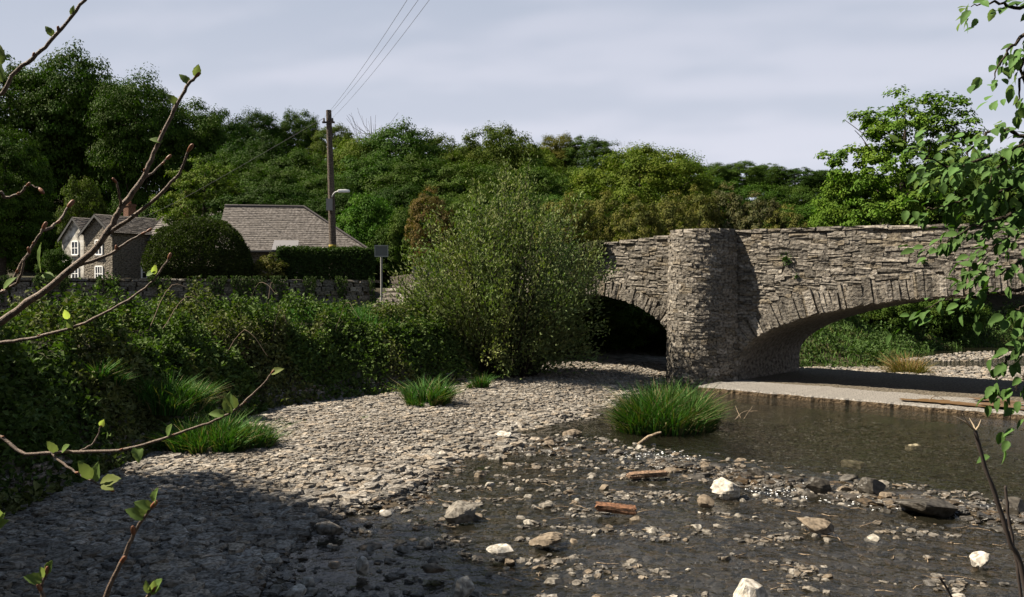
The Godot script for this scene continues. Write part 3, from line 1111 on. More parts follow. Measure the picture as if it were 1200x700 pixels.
# ---------------------------------------------------------------- cottage, barn, wall, steps, pole, sign
func roof_courses(s: Solid, a: Vector3, b: Vector3, up_a: Vector3, up_b: Vector3, courses: int, thick: float) -> void:
	# overlapping rows of slates from the eave a-b to the ridge up_a-up_b
	var n := (b - a).cross(up_a - a).normalized()
	if n.y < 0.0:
		n = -n
	for k in courses:
		var f := float(k) / courses
		var g := float(k + 1) / courses
		var p := a.lerp(up_a, f)
		var q := b.lerp(up_b, f)
		var p2 := a.lerp(up_a, g)
		var q2 := b.lerp(up_b, g)
		var run := p.distance_to(q)
		var at := 0.0
		while at < run - 0.01:
			var e := minf(at + rr(0.22, 0.42), run)
			var u := at / run
			var w := e / run
			var j := n * (thick + rr(-0.4, 0.4) * thick)
			s.tone = rr(0.72, 1.2)
			s.quad(p.lerp(q, u) + j, p2.lerp(q2, u) + n * 0.004, p2.lerp(q2, w) + n * 0.004, p.lerp(q, w) + j)
			s.quad(p.lerp(q, u) - n * 0.01, p.lerp(q, u) + j, p.lerp(q, w) + j, p.lerp(q, w) - n * 0.01)
			at = e


func window_at(parent: Node, at: Vector3, w: float, h: float, b: Basis, cols: int, rows: int) -> void:
	var f := Transform3D(b, at)
	var fr := Solid.new()
	for k in [-1, 1]:
		fr.box(Vector3(k * w * 0.5 - 0.05, -h * 0.5, -0.02), Vector3(k * w * 0.5 + 0.05, h * 0.5, 0.07), f)
		fr.box(Vector3(-w * 0.5 + 0.051, k * h * 0.5 - 0.05, -0.02), Vector3(w * 0.5 - 0.051, k * h * 0.5 + 0.05, 0.068), f)
	for k in range(1, cols):
		var x := -w * 0.5 + w * k / cols
		fr.box(Vector3(x - 0.03, -h * 0.5 + 0.051, 0.0), Vector3(x + 0.03, h * 0.5 - 0.051, 0.06), f)
	for k in range(1, rows):
		var y := -h * 0.5 + h * k / rows
		fr.box(Vector3(-w * 0.5 + 0.051, y - 0.025, 0.0), Vector3(w * 0.5 - 0.051, y + 0.025, 0.055), f)
	var win := put("window", fr.mesh(), matte(lin(0.75, 0.75, 0.73), 0.6), parent)
	var pane := Solid.new()
	pane.box(Vector3(-w * 0.5 + 0.052, -h * 0.5 + 0.052, 0.005), Vector3(w * 0.5 - 0.052, h * 0.5 - 0.052, 0.02), f)
	put("pane", pane.mesh(), matte(lin(0.015, 0.017, 0.02), 0.08, 0.5), win)
	var sill := Solid.new()
	sill.box(Vector3(-w * 0.5 - 0.12, -h * 0.5 - 0.16, -0.02), Vector3(w * 0.5 + 0.12, -h * 0.5 - 0.052, 0.16), f)
	put("sill", sill.mesh(), M.slab, win)


func block(called: String, lo: Vector3, hi: Vector3, mat: Material, parent: Node, gable := 0.0) -> void:
	# walls with gables on the two z ends
	var s := Solid.new()
	s.box(lo, hi)
	if gable > 0.0:
		var mx := (lo.x + hi.x) * 0.5
		var a := Vector3(lo.x, hi.y, hi.z)
		var b := Vector3(hi.x, hi.y, hi.z)
		var t := Vector3(mx, hi.y + gable, hi.z)
		s.tri(a, t, b)
		s.tri(Vector3(hi.x, hi.y, lo.z), Vector3(mx, hi.y + gable, lo.z), Vector3(lo.x, hi.y, lo.z))
	put(called, s.mesh(), mat, parent)


func gable_roof(called: String, lo: Vector3, hi: Vector3, rise: float, over: float, parent: Node, courses: int) -> Node3D:
	# ridge along z
	var s := Solid.new()
	var mx := (lo.x + hi.x) * 0.5
	var drop := over * rise / (mx - lo.x)
	var z0 := lo.z - over
	var z1 := hi.z + over
	var r0 := Vector3(mx, hi.y + rise + 0.05, z0)
	var r1 := Vector3(mx, hi.y + rise + 0.05, z1)
	roof_courses(s, Vector3(hi.x + over, hi.y - drop + 0.05, z0), Vector3(hi.x + over, hi.y - drop + 0.05, z1), r0, r1, courses, 0.05)
	roof_courses(s, Vector3(lo.x - over, hi.y - drop + 0.05, z0), Vector3(lo.x - over, hi.y - drop + 0.05, z1), r0, r1, courses, 0.05)
	var o := put(called, s.mesh(), M.slate, parent)
	var e := Solid.new()
	for z in [z0, z1 - 0.06]:
		for sd in [[lo.x - over, 1], [hi.x + over, -1]]:
			var p := Vector3(sd[0], hi.y - drop + 0.03, z)
			var q := Vector3(mx, hi.y + rise + 0.03, z)
			e.quad(p, q, q - Vector3(0, 0.22, 0), p - Vector3(0, 0.22, 0))
			e.quad(p + Vector3(0, 0, 0.06), q + Vector3(0, 0, 0.06), q + Vector3(0, -0.22, 0.06), p + Vector3(0, -0.22, 0.06))
			e.quad(p - Vector3(0, 0.22, 0), q - Vector3(0, 0.22, 0), q + Vector3(0, -0.22, 0.06), p + Vector3(0, -0.22, 0.06))
	put("bargeboard", e.mesh(), matte(lin(0.06, 0.06, 0.06)), o)
	return o


func chimney(at: Vector3, w: float, h: float, parent: Node) -> void:
	var s := Solid.new()
	s.box(at + Vector3(-w * 0.5, 0, -w * 0.5), at + Vector3(w * 0.5, h, w * 0.5))
	s.box(at + Vector3(-w * 0.5 - 0.06, h - 0.18, -w * 0.5 - 0.06), at + Vector3(w * 0.5 + 0.06, h - 0.04, w * 0.5 + 0.06))
	var c := put("chimney", s.mesh(), textured(lin(0.2, 0.11, 0.075), T.mottle, 2.0, T.fine, 2.0), parent)
	put("chimney_pot", tube([at + Vector3(0, h, 0), at + Vector3(0, h + 0.35, 0), at + Vector3(0, h + 0.7, 0)], [0.17, 0.13, 0.15], 8), matte(lin(0.25, 0.12, 0.07)), c)


func build_cottage() -> void:
	var stone := textured(lin(0.25, 0.235, 0.21), T.stone, 0.5, T.grain, 8.0)
	var white := textured(lin(0.5, 0.5, 0.485), T.mottle, 0.2)
	var o := thing("stone_cottage", Vector3(-33.0, 2.2, -68.0), 0.0)
	o.rotation.y = -0.55
	tag(o, "stone cottage with slate roofs, brick chimneys and white windows behind the garden wall", "cottage")
	# wing with its gable towards the river, cross range behind, white gabled end on the left
	block("wall", Vector3(-1.9, -0.5, -7.0), Vector3(1.9, 4.5, 0), stone, o, 1.35)
	gable_roof("roof", Vector3(-1.9, 0, -7.0), Vector3(1.9, 4.5, 0), 1.35, 0.3, o, 14)
	window_at(o, Vector3(0.2, 3.25, 0.01), 0.9, 1.15, Basis(), 2, 2)
	window_at(o, Vector3(0.2, 1.15, 0.01), 0.95, 1.2, Basis(), 3, 2)
	window_at(o, Vector3(1.91, 1.3, -3.0), 0.9, 1.0, Basis(Vector3.UP, PI / 2), 2, 2)
	block("wall", Vector3(1.902, -0.5, -6.4), Vector3(9.6, 3.9, -3.4), stone, o)
	var e := Solid.new()
	roof_courses(e, Vector3(1.7, 3.85, -2.9), Vector3(9.9, 3.85, -2.9), Vector3(1.7, 6.1, -4.9), Vector3(9.9, 6.1, -4.9), 12, 0.05)
	roof_courses(e, Vector3(1.7, 3.85, -6.9), Vector3(9.9, 3.85, -6.9), Vector3(1.7, 6.1, -4.9), Vector3(9.9, 6.1, -4.9), 12, 0.05)
	var rf := put("roof", e.mesh(), M.slate, o)
	chimney(Vector3(4.9, 5.7, -4.6), 0.7, 1.5, rf)
	block("wall", Vector3(-5.6, -0.5, -6.5), Vector3(-1.904, 4.2, -0.4), white, o, 1.6)
	var wr := gable_roof("roof", Vector3(-5.6, 0, -6.5), Vector3(-1.904, 4.2, -0.4), 1.6, 0.25, o, 12)
	chimney(Vector3(-2.6, 4.9, -4.6), 0.7, 2.3, wr)
	window_at(o, Vector3(-3.7, 3.3, -0.39), 0.9, 1.1, Basis(), 2, 2)
	window_at(o, Vector3(-3.7, 1.2, -0.39), 0.9, 1.1, Basis(), 2, 2)


func build_barn() -> void:
	var dark := textured(lin(0.16, 0.145, 0.125), T.stone, 0.6, T.grain, 8.0)
	var o := thing("slate_barn", Vector3(-12.3, 2.2, -46.5))
	o.rotation.y = 0.16
	tag(o, "low barn with a hipped grey slate roof behind the clipped hedge", "barn")
	block("wall", Vector3(-3.4, -0.5, -6.0), Vector3(4.2, 2.15, 0), dark, o)
	var s := Solid.new()
	var y := 2.12
	var r := 4.75
	var a := Vector3(-3.7, y, 0.35)
	var b := Vector3(4.5, y, 0.35)
	var c := Vector3(4.5, y, -6.35)
	var d := Vector3(-3.7, y, -6.35)
	var p := Vector3(-3.7, r, -3.0)
	var q := Vector3(0.7, r, -3.0)
	roof_courses(s, a, b, p, q, 24, 0.022)
	roof_courses(s, d, c, p, q, 24, 0.022)
	roof_courses(s, b, c, q, q + Vector3(0, 0, -0.01), 24, 0.022)
	var rf := put("roof", s.mesh(), M.slate, o)
	put("ridge_tiles", tube([p + Vector3(0, 0.03, 0), q + Vector3(0, 0.03, 0), b + Vector3(0, 0.04, 0)], [0.09, 0.09, 0.07], 6), matte(lin(0.05, 0.045, 0.045)), rf)
	put("gutter", tube([Vector3(-3.7, y - 0.08, 0.42), Vector3(4.5, y - 0.08, 0.42)], [0.07, 0.07], 6), matte(lin(0.03, 0.03, 0.03)), o)


func build_garden() -> void:
	# low retaining wall, stone by stone where it shows
	var wall := thing("garden_wall", Vector3.ZERO)
	tag(wall, "low dark stone retaining wall between the brambles and the garden", "wall")
	var core := Solid.new()
	var x := -17.0
	while x < -4.6:
		var e := minf(x + 1.0, -4.55)
		var za := wall_line(x)
		var zb := wall_line(e)
		var ta := 2.62 + (x + 16.0) * -0.007
		core.quad(Vector3(x, 1.2, -za), Vector3(x, ta, -za), Vector3(e, ta, -zb), Vector3(e, 1.2, -zb))
		core.quad(Vector3(x, ta, -za), Vector3(x, ta, -za - 0.35), Vector3(e, ta, -zb - 0.35), Vector3(e, ta, -zb))
		x = e
	core.quad(Vector3(-4.55, 1.2, -wall_line(-4.55)), Vector3(-4.55, 2.53, -wall_line(-4.55)), Vector3(-4.55, 2.53, -wall_line(-4.55) - 0.4), Vector3(-4.55, 1.2, -wall_line(-4.55) - 0.4))
	put("wall_core", core.mesh(), M.mortar, wall)
	var turn := Basis(Vector3.UP, 0.282)
	for row in 6:
		x = -15.5 + rr(0, 0.3)
		while x < -4.7:
			var w := rr(0.2, 0.55)
			var hgt := 0.135
			stone_at(wall, "stone", Vector3(x + w * 0.5, 1.76 + row * 0.135 + rr(-0.012, 0.012), -wall_line(x + w * 0.5) + rr(0.0, 0.03)), Vector3(w - 0.015, hgt, 0.2), turn)
			x += w
	x = -15.5
	while x < -4.7:
		var w := rr(0.45, 0.8)
		stone_at(wall, "coping_stone", Vector3(x + w * 0.5, 2.6 + (x + 16.0) * -0.006, -wall_line(x + w * 0.5) - 0.12), Vector3(w - 0.01, 0.09, 0.46), turn)
		x += w
	var Lw := Leaves.new()
	var nw := 0
	while nw < 2600:
		var lx := rr(-15.0, -4.3)
		var thickness := fn.get_noise_2d(lx * 60.0, 40.0) + 0.35 * fn.get_noise_2d(lx * 200.0, 90.0)
		if thickness < 0.06:
			continue
		var n2 := (Vector3(0.2, 0.5, 1) + rdir() * 0.8).normalized()
		Lw.add(Vector3(lx, 2.72 - rng.randf() * minf(thickness * 2.6, 0.95), -wall_line(lx) + 0.12 + rr(0, 0.12)), (Vector3(rr(-0.6, 0.6), -1, 0.3)).normalized(), n2, rr(0.05, 0.1), 0.06, Color(0.04, 0.06, 0.018) * rr(0.6, 1.3))
		nw += 1
	tag(put("wall_ivy", Lw.mesh(), M.leaf), "ivy trailing over the garden retaining wall", "ivy", "", "stuff")
	var st := thing("stone_steps", Vector3(-3.75, 1.62, -25.4), -0.4)
	tag(st, "short flight of worn stone steps beside the garden wall", "steps")
	for k in 6:
		for j in 2:
			var o := MeshInstance3D.new()
			o.name = "step"
			o.mesh = M.stone_shapes[(k * 2 + j) % 16]
			o.material_override = M.stones[[2, 5, 0][(k + j) % 3]]
			o.position = Vector3(-0.27 + 0.56 * j + rr(-0.04, 0.04), 0.02 + k * 0.15, -0.3 * k + rr(-0.02, 0.02))
			o.scale = Vector3(0.6, 0.17, 0.5)
			st.add_child(o, true)
	# gatepost like stump beside the steps
	var gp := thing("gate_pillar", Vector3(-2.75, 1.7, -25.6))
	tag(gp, "short rough stone pillar at the head of the steps beside the willow", "pillar")
	for k in 5:
		stone_at(gp, "stone", Vector3(rr(-0.03, 0.03), 0.1 + k * 0.26, rr(-0.03, 0.03)), Vector3(0.5, 0.27, 0.45), Basis(Vector3.UP, rr(0, 3)))
	# clipped yew dome: packed leaves
	var yew := thing("yew_topiary", Vector3(-10.1, 2.2, -27.6))
	tag(yew, "large dark clipped yew dome on the garden wall", "topiary")
	var L := Leaves.new()
	for k in 46000:
		var u := rdir()
		var low := u.y < 0.0
		var rad := 1.0 + 0.05 * fn.get_noise_3dv(u * 140.0) + 0.09 * fn.get_noise_3dv(u * 45.0)
		var p := Vector3(u.x * 1.66, 0, u.z * 1.6)
		p.y = 0.85 + u.y * 1.55 if not low else 0.85 + u.y * 0.85
		if low:
			p.x *= 1.0 - 0.12 * u.y * u.y
		p *= rad * (1.0 - 0.12 * pow(rng.randf(), 2.0))
		var m := (u * 0.8 + rdir()).normalized()
		var t := rr(0.6, 1.4)
		L.add(p, (m.cross(rdir()) + u * 0.4).normalized(), m, rr(0.06, 0.11), 0.042, Color(0.030 * t, 0.040 * t, 0.012 * t))
	put("foliage", L.mesh(), M.leaf, yew)
	put("trunk", tube([Vector3(0, -0.2, 0), Vector3(0, 0.8, 0), Vector3(0.1, 1.6, 0)], [0.18, 0.14, 0.05], 8), M.bark, yew)
	var hedge := thing("clipped_hedge", Vector3(-6.6, 2.35, -28.4), 0.2)
	tag(hedge, "clipped dark green hedge in front of the barn", "hedge")
	put("foliage", leaf_shell(Vector3(-1.15, -0.1, -1.2), Vector3(1.95, 1.3, 0.0), 30000, 0.085, Color(0.032, 0.053, 0.015), 0.5), M.leaf, hedge)
	put("twigs", tube([Vector3(0, -0.2, -0.6), Vector3(0, 0.5, -0.6), Vector3(0.1, 1.0, -0.6)], [0.08, 0.06, 0.02], 6), M.bark, hedge)
	var hb := thing("garden_shrub", Vector3(-8.05, 2.35, -28.2))
	tag(hb, "rounded shrub with yellowing leaves between yew dome and hedge", "shrub")
	put("foliage", crown(-0.1, 1.05, 0.6, 60, 60, 0.08, Color(0.075, 0.075, 0.02), 0.2), M.leaf, hb)
	put("stems", tube([Vector3(0, -0.2, 0), Vector3(0, 0.6, 0)], [0.05, 0.02], 5), M.bark, hb)
	# telegraph pole with lamp
	var pole := thing("telegraph_pole", Vector3(-8.35, 2.2, -40.0))
	tag(pole, "tall weathered wooden telegraph pole with a street lamp arm", "pole")
	put("pole", tube([Vector3(0, -0.4, 0), Vector3(-0.1, 4.2, 0), Vector3(-0.22, 8.4, 0)], [0.19, 0.16, 0.125], 12), M.wood_pole, pole)
	put("yellow_band", tube([Vector3(-0.052, 1.96, 0), Vector3(-0.055, 2.12, 0)], [0.186, 0.186], 12), matte(lin(0.2, 0.16, 0.03)), pole)
	var lamp := put("lamp_arm", tube(curve([Vector3(-0.1, 4.3, 0.1), Vector3(0.12, 4.55, 0.2), Vector3(0.45, 4.62, 0.25)], 4), taper(9, 0.04, 0.03), 6), matte(lin(0.3, 0.3, 0.3), 0.5), pole)
	var lh := put("lamp_head", lump(3, 0.5, 0.02), matte(lin(0.6, 0.6, 0.58), 0.4), lamp)
	lh.position = Vector3(0.52, 4.6, 0.25)
	lh.scale = Vector3(0.55, 0.16, 0.24)
	var box := Solid.new()
	box.box(Vector3(-0.28, 3.7, 0.14), Vector3(-0.02, 4.25, 0.34))
	put("junction_box", box.mesh(), matte(lin(0.2, 0.19, 0.18)), pole)
	for k in 3:
		put("insulator", tube([Vector3(-0.42 + 0.2 * k, 7.85 + 0.14 * (k % 2), 0.1), Vector3(-0.42 + 0.2 * k, 8.02 + 0.14 * (k % 2), 0.1)], [0.05, 0.035], 6), matte(lin(0.08, 0.07, 0.06), 0.3), pole)
	var ca := Solid.new()
	ca.box(Vector3(-0.5, 7.78, 0.06), Vector3(0.08, 7.86, 0.14))
	put("crossarm", ca.mesh(), M.wood_pole, pole)
	var ends := [Vector3(-2.447, 9.065, -20.000), Vector3(-2.189, 9.065, -20.000), Vector3(-1.930, 9.065, -20.000)]
	for k in 3:
		var from := Vector3(-8.75 + 0.2 * k, 10.25 + 0.12 * (k % 2), -39.9)
		var to: Vector3 = ends[k]
		var run := (to - from)
		var c := []
		for j in 33:
			var f := j / 32.0 * 3.4
			c.append(from + run * f - Vector3(0, 0.55 * f * (1.0 - f), 0))
		tag(put("overhead_wire", tube(c, taper(c.size(), 0.006, 0.006), 4), matte(lin(0.08, 0.08, 0.085))), "thin overhead wire running from the telegraph pole across the sky", "wire", "overhead wires")
	var c2 := curve([Vector3(-8.8, 10.2, -39.9), Vector3(-22, 7.6, -55), Vector3(-34, 6.6, -70)], 8)
	tag(put("service_wire", tube(c2, taper(c2.size(), 0.012, 0.012), 4), matte(lin(0.05, 0.05, 0.055))), "single wire from the telegraph pole to the cottage", "wire")
	# sign on a post at the foot of the steps
	var sg := thing("road_sign", Vector3(-3.554, 1.680, -23.220))
	sg.position.y = height(sg.position.x, -sg.position.z) - 0.05
	sg.rotation.y = 0.15
	tag(sg, "small grey sign plate on a thin metal post by the steps", "sign")
	put("post", tube([Vector3(0, -0.2, 0), Vector3(0, 2.0, 0)], [0.028, 0.028], 8), matte(lin(0.22, 0.21, 0.2), 0.5), sg)
	var pl := Solid.new()
	pl.box(Vector3(-0.2, 1.76, 0.03), Vector3(0.2, 2.04, 0.045))
	var plate := put("plate", pl.mesh(), matte(lin(0.11, 0.11, 0.11), 0.6), sg)
	var rim := Solid.new()
	rim.box(Vector3(-0.215, 2.03, 0.02), Vector3(0.215, 2.06, 0.06))
	rim.box(Vector3(-0.215, 1.74, 0.02), Vector3(0.215, 1.77, 0.06))
	rim.box(Vector3(-0.218, 1.771, 0.02), Vector3(-0.19, 2.029, 0.058))
	rim.box(Vector3(0.19, 1.771, 0.02), Vector3(0.218, 2.029, 0.058))
	plate.scale = Vector3(0.85, 1, 1)
	put("rim", rim.mesh(), matte(lin(0.26, 0.255, 0.24), 0.6), plate)
	# a pale gravelled shed roof peeping over the hedge
	var sh := thing("garden_shed", Vector3(-8.9, 2.3, -33.5), 0.2)
	tag(sh, "small shed with a pale sheet roof half hidden by the hedge", "shed")
	var sw := Solid.new()
	sw.box(Vector3(-0.4, -0.3, -0.8), Vector3(0.4, 1.5, 0.4))
	put("wall", sw.mesh(), matte(lin(0.1, 0.085, 0.07)), sh)
	var sr := Solid.new()
	sr.box(Vector3(-0.48, 0, -0.75), Vector3(0.48, 0.05, 0.75), Transform3D(Basis(Vector3(1, 0, 0), 0.3), Vector3(0, 1.66, -0.2)))
	put("roof", sr.mesh(), matte(lin(0.11, 0.107, 0.11), 0.7), sh)


# ---------------------------------------------------------------- river bar, stones, grass
func stone_tone() -> Color:
	var t := rr(0.6, 1.25)
	var k := rng.randf()
	var c := Color(0.265, 0.25, 0.232)
	if k < 0.25:
		c = Color(0.275, 0.242, 0.205)
	elif k < 0.45:
		c = Color(0.20, 0.194, 0.188)
	elif k > 0.93:
		c = Color(0.33, 0.315, 0.295)
	return Color(c.r * t, c.g * t, c.b * t)


func build_stones() -> void:
	var shapes := []
	for k in 5:
		shapes.append(lump(2, 0.5, 0.2, true))
	# the shingle bar
	var where := [[], [], [], [], []]
	var cols := [[], [], [], [], []]
	var made := 0
	while made < 110000:
		var x := rr(-6.0, 4.2)
		var d := rr(5.4, 24.5)
		if absf(x) > 0.64 * d:
			continue
		var g := sdist(bar_edge, Vector2(x, d))
		if g < -0.35 or rng.randf() > (g + 0.5) * 2.0 or rng.randf() < (d - 12.0) * 0.035:
			continue
		var l := land(x, d)
		if l[2] > 0.25:
			continue
		var s := 0.02 + 0.024 * rng.randf() + 0.085 * pow(rng.randf(), 9.0)
		s *= (1.0 + 0.3 * (1.0 - smoothstep(7.0, 11.0, d))) * (1.0 + 0.4 * fn.get_noise_2d(x * 35.0, d * 35.0 + 40.0)) * (1.0 + 0.5 * smoothstep(0.8, 0.1, g))
		var b := Basis(Vector3.UP, rr(0, TAU)) * Basis(Vector3(1, 0, 0), rr(-0.22, 0.22)) * Basis.from_scale(Vector3(s, s * rr(0.2, 0.48), s * rr(0.5, 0.9)))
		var k := rng.randi() % 5
		where[k].append(Transform3D(b, Vector3(x, l[0] + s * 0.12, -d)))
		cols[k].append(stone_tone() * (1.0 + 0.35 * fn.get_noise_2d(x * 28.0 + 60.0, d * 28.0)))
		made += 1
	var bar := thing("shingle_bar", Vector3.ZERO)
	tag(bar, "dry grey shingle bar along the left side of the river", "shingle", "", "stuff")
	for k in 5:
		scatter("pebbles", shapes[k], M.pebble, where[k], cols[k], bar)
	# cobbles of the river bed under and just through the water
	where = [[], [], [], [], []]
	cols = [[], [], [], [], []]
	made = 0
	while made < 30000:
		var x := rr(-3.4, 8.4)
		var d := rr(5.2, 17.0)
		if absf(x) > 0.64 * d + 0.2:
			continue
		var n := 0.66 * x + 0.7513 * d
		if n > 16.9 or (n > 11.4 and rng.randf() < 0.6):
			continue
		if sdist(bar_edge, Vector2(x, d)) > 0.15:
			continue
		var s := 0.025 + 0.10 * pow(rng.randf(), 2.6)
		if absf(n - 10.2) < 0.5 and rng.randf() < 0.3:
			s *= 1.5
		var y := height(x, d) + s * 0.08
		var b := Basis(Vector3.UP, rr(0, TAU)) * Basis(Vector3(1, 0, 0), rr(-0.3, 0.3)) * Basis.from_scale(Vector3(s, s * rr(0.2, 0.45), s * rr(0.5, 0.9)))
		var k := rng.randi() % 5
		where[k].append(Transform3D(b, Vector3(x, y, -d)))
		var c := stone_tone()
		if rng.randf() < 0.3:
			c = Color(c.r * 1.0, c.g * 0.78, c.b * 0.5)
		if n > 11.0:
			c = Color(c.r * 0.4, c.g * 0.5, c.b * 0.22)
		cols[k].append(c * 0.3)
		made += 1
	var bed := thing("river_bed_cobbles", Vector3.ZERO)
	tag(bed, "brown cobbles covering the shallow river bed", "cobbles", "", "stuff")
	for k in 5:
		scatter("cobbles", shapes[k], M.wet, where[k], cols[k], bed)
	# stones one can count: first the ones that stand out
	var big := []
	for k in 8:
		big.append(lump(7, 0.92, 0.012, true, 0.3, 8))
	var pale := Color(0.46, 0.445, 0.42)
	var grey_s := Color(0.19, 0.18, 0.165)
	var dark := Color(0.06, 0.056, 0.05)
	var tan_s := Color(0.17, 0.142, 0.112)
	for a in [
		[Vector3(2.489, 0.000, -9.843), 36, 24, pale, "rounded white boulder standing in the riffle below the pool"],
		[Vector3(1.838, 0.000, -6.505), 44, 30, pale, "angular white rock in the shallow water nearest the willow's opposite bank"],
		[Vector3(-0.533, 0.000, -8.855), 38, 22, grey_s, "blunt grey block of stone beside the shallow channel"],
		[Vector3(-0.396, 0.000, -6.669), 26, 22, pale, "small bright white angular rock in the foreground shallows"],
		[Vector3(-1.269, 0.000, -7.173), 17, 20, pale, "upright white stone at the edge of the shaded water"],
		[Vector3(-1.798, 0.000, -8.328), 34, 14, grey_s, "long pale stone leaning out of the channel by the shingle"],
		[Vector3(-1.680, 0.000, -6.577), 26, 16, pale, "flat white stone lying in the tree shade"],
		[Vector3(-0.107, 0.000, -7.633), 30, 11, pale, "flat pale slab of stone in the middle shallows"],
		[Vector3(-0.663, 0.000, -7.173), 28, 10, tan_s, "flat tan stone just breaking the surface"],
		[Vector3(-1.321, 0.000, -8.888), 20, 9, pale, "small flat white stone in the channel"],
		[Vector3(4.435, 0.000, -9.092), 62, 20, dark, "big dark wet rock in the middle of the riffle"],
		[Vector3(3.011, 0.000, -8.446), 44, 13, tan_s, "low tan rock with a stick against it"],
		[Vector3(4.062, 0.000, -7.350), 27, 17, pale, "pale angular rock among small stones on the right"],
		[Vector3(4.185, 0.020, -9.883), 30, 18, dark, "dark pointed rock at the head of the white water"],
		[Vector3(3.616, 0.020, -10.009), 26, 16, dark, "dark blocky rock at the lip of the pool"],
		[Vector3(5.299, 0.020, -8.947), 30, 22, dark, "dark rounded rock by the thin dead stem"],
		[Vector3(-0.106, 0.050, -13.245), 20, 9, pale, "pale stone on the tip of the shingle bar"],
		[Vector3(0.321, 0.000, -7.993), 40, 9, tan_s, "long thin tan stone lying flat in the water"],
		[Vector3(2.146, 0.000, -9.378), 22, 12, tan_s, "small tan stone in front of the white boulder"],
		[Vector3(0.916, 0.030, -13.433), 24, 9, tan_s, "low tan stone on the edge of the dark backwater"]]:
		var at: Vector3 = a[0]
		var w: float = a[1] * -at.z / 1000.0
		var hh: float = a[2] * -at.z / 1000.0
		var o := put("river_rock", big[rng.randi() % 8], rock_mat(a[3]))
		o.position = at + Vector3(0, hh * 0.2, 0)
		o.rotation = Vector3(rr(-0.15, 0.15), rr(0, TAU), rr(-0.15, 0.15))
		o.scale = Vector3(w, hh * 1.15, w * 0.8)
		tag(o, a[4], "rock")
	var label := {0: "grey stone breaking the surface of the shallow river", 1: "pale stone breaking the surface of the shallow river", 2: "dark wet stone in the riffle below the pool", 3: "brown stone breaking the surface of the shallow river"}
	var tones := [grey_s, Color(0.30, 0.29, 0.27), dark, tan_s]
	made = 0
	while made < 290:
		var x := rr(-2.8, 6.4)
		var d := rr(6.3, 13.6)
		if absf(x) > 0.6 * d:
			continue
		var n := 0.66 * x + 0.7513 * d
		var crest := absf(n - 10.1) < 0.55
		if n > 10.9 or sdist(bar_edge, Vector2(x, d)) > 0.2:
			continue
		var dense := fn.get_noise_2d(x * 34.0, d * 60.0 + 700.0)
		if not crest and dense < 0.05 and rng.randf() < 0.85:
			continue
		if not crest and rng.randf() < smoothstep(1.5, 5.0, x) * 0.8:
			continue
		var s := rr(0.05, 0.12) + 0.12 * pow(rng.randf(), 5.0)
		var kind: int = [0, 0, 3, 1, 0, 3, 2][rng.randi() % 7]
		if crest and x > 2.0:
			s *= 1.35
			kind = [2, 2, 2, 0, 3][rng.randi() % 5]
		elif kind == 2:
			kind = 0
		var o := put("river_stone", big[rng.randi() % 8], rock_mat(tones[kind]))
		var hh := s * rr(0.35, 0.6)
		o.position = Vector3(x, maxf(height(x, d), water_level(x, d) - hh * 0.25) + hh * 0.2, -d)
		o.rotation = Vector3(rr(-0.3, 0.3), rr(0, TAU), rr(-0.3, 0.3))
		o.scale = Vector3(s, hh, s * rr(0.55, 0.9))
		tag(o, label[kind], "stone", "stones in the shallow river")
		made += 1
	# small pebbles just clear of the water, in spits
	where = [[], [], [], [], []]
	cols = [[], [], [], [], []]
	made = 0
	while made < 3000:
		var x := rr(-2.8, 6.0)
		var d := rr(6.0, 13.6)
		var n := 0.66 * x + 0.7513 * d
		if absf(x) > 0.62 * d or n > 10.8 or sdist(bar_edge, Vector2(x, d)) > 0.3:
			continue
		var dense := fn.get_noise_2d(x * 40.0, d * 70.0 + 700.0) + (0.22 if absf(n - 10.1) < 0.5 else 0.0) - 0.22 * smoothstep(1.0, 4.5, x) * (1.0 if n < 9.5 else 0.0)
		if dense < 0.1 or rng.randf() > dense * 2.4:
			continue
		var s := 0.025 + 0.07 * pow(rng.randf(), 2.0)
		var b := Basis(Vector3.UP, rr(0, TAU)) * Basis(Vector3(1, 0, 0), rr(-0.5, 0.5)) * Basis.from_scale(Vector3(s, s * rr(0.2, 0.45), s * rr(0.5, 0.9)))
		var k := rng.randi() % 5
		where[k].append(Transform3D(b, Vector3(x, maxf(height(x, d), water_level(x, d)) + s * rr(-0.08, 0.1), -d)))
		cols[k].append(stone_tone() * rr(0.35, 0.95))
		made += 1
	for k in 5:
		scatter("pebbles", shapes[k], M.pebble, where[k], cols[k], bed)
	# broken water at the riffle: flecks of foam
	var fs := []
	var fc := []
	for a in [Vector3(4.127, 0.020, -9.563), Vector3(4.189, 0.000, -9.378), Vector3(3.935, 0.020, -9.681), Vector3(3.223, 0.020, -9.883), Vector3(3.232, 0.030, -10.226), Vector3(4.955, 0.020, -9.227), Vector3(5.195, 0.000, -8.921), Vector3(2.045, 0.030, -11.998), Vector3(1.754, 0.030, -12.059), Vector3(2.241, 0.030, -11.758), Vector3(2.937, 0.020, -10.094)]:
		for k in 40:
			var p: Vector3 = a + Vector3(rr(-1, 1) * 0.3 + rr(-1, 1) * 0.2, rr(-0.015, 0.03), rr(-1, 1) * 0.16)
			p.y = water_level(p.x, -p.z) + rr(0.0, 0.012)
			var s := rr(0.003, 0.010)
			fs.append(Transform3D(Basis(Vector3.UP, rr(0, TAU)) * Basis.from_scale(Vector3(s * 3.2, s * 0.4, s)), p))
			fc.append(Color(1, 1, 1))
	var fo := scatter("foam", shapes[0], M.foam, fs, fc)
	tag(fo, "white flecks of foam where the water breaks over the riffle", "foam", "", "stuff")


func rock_mat(c: Color) -> Material:
	var key := "rock%.3f" % c.r
	if not M.has(key):
		M[key] = textured(lin(c.r, c.g, c.b), T.mottle, 2.2, T.grain, 0.5, 0.45 if c.r < 0.12 else 0.8)
	return M[key]


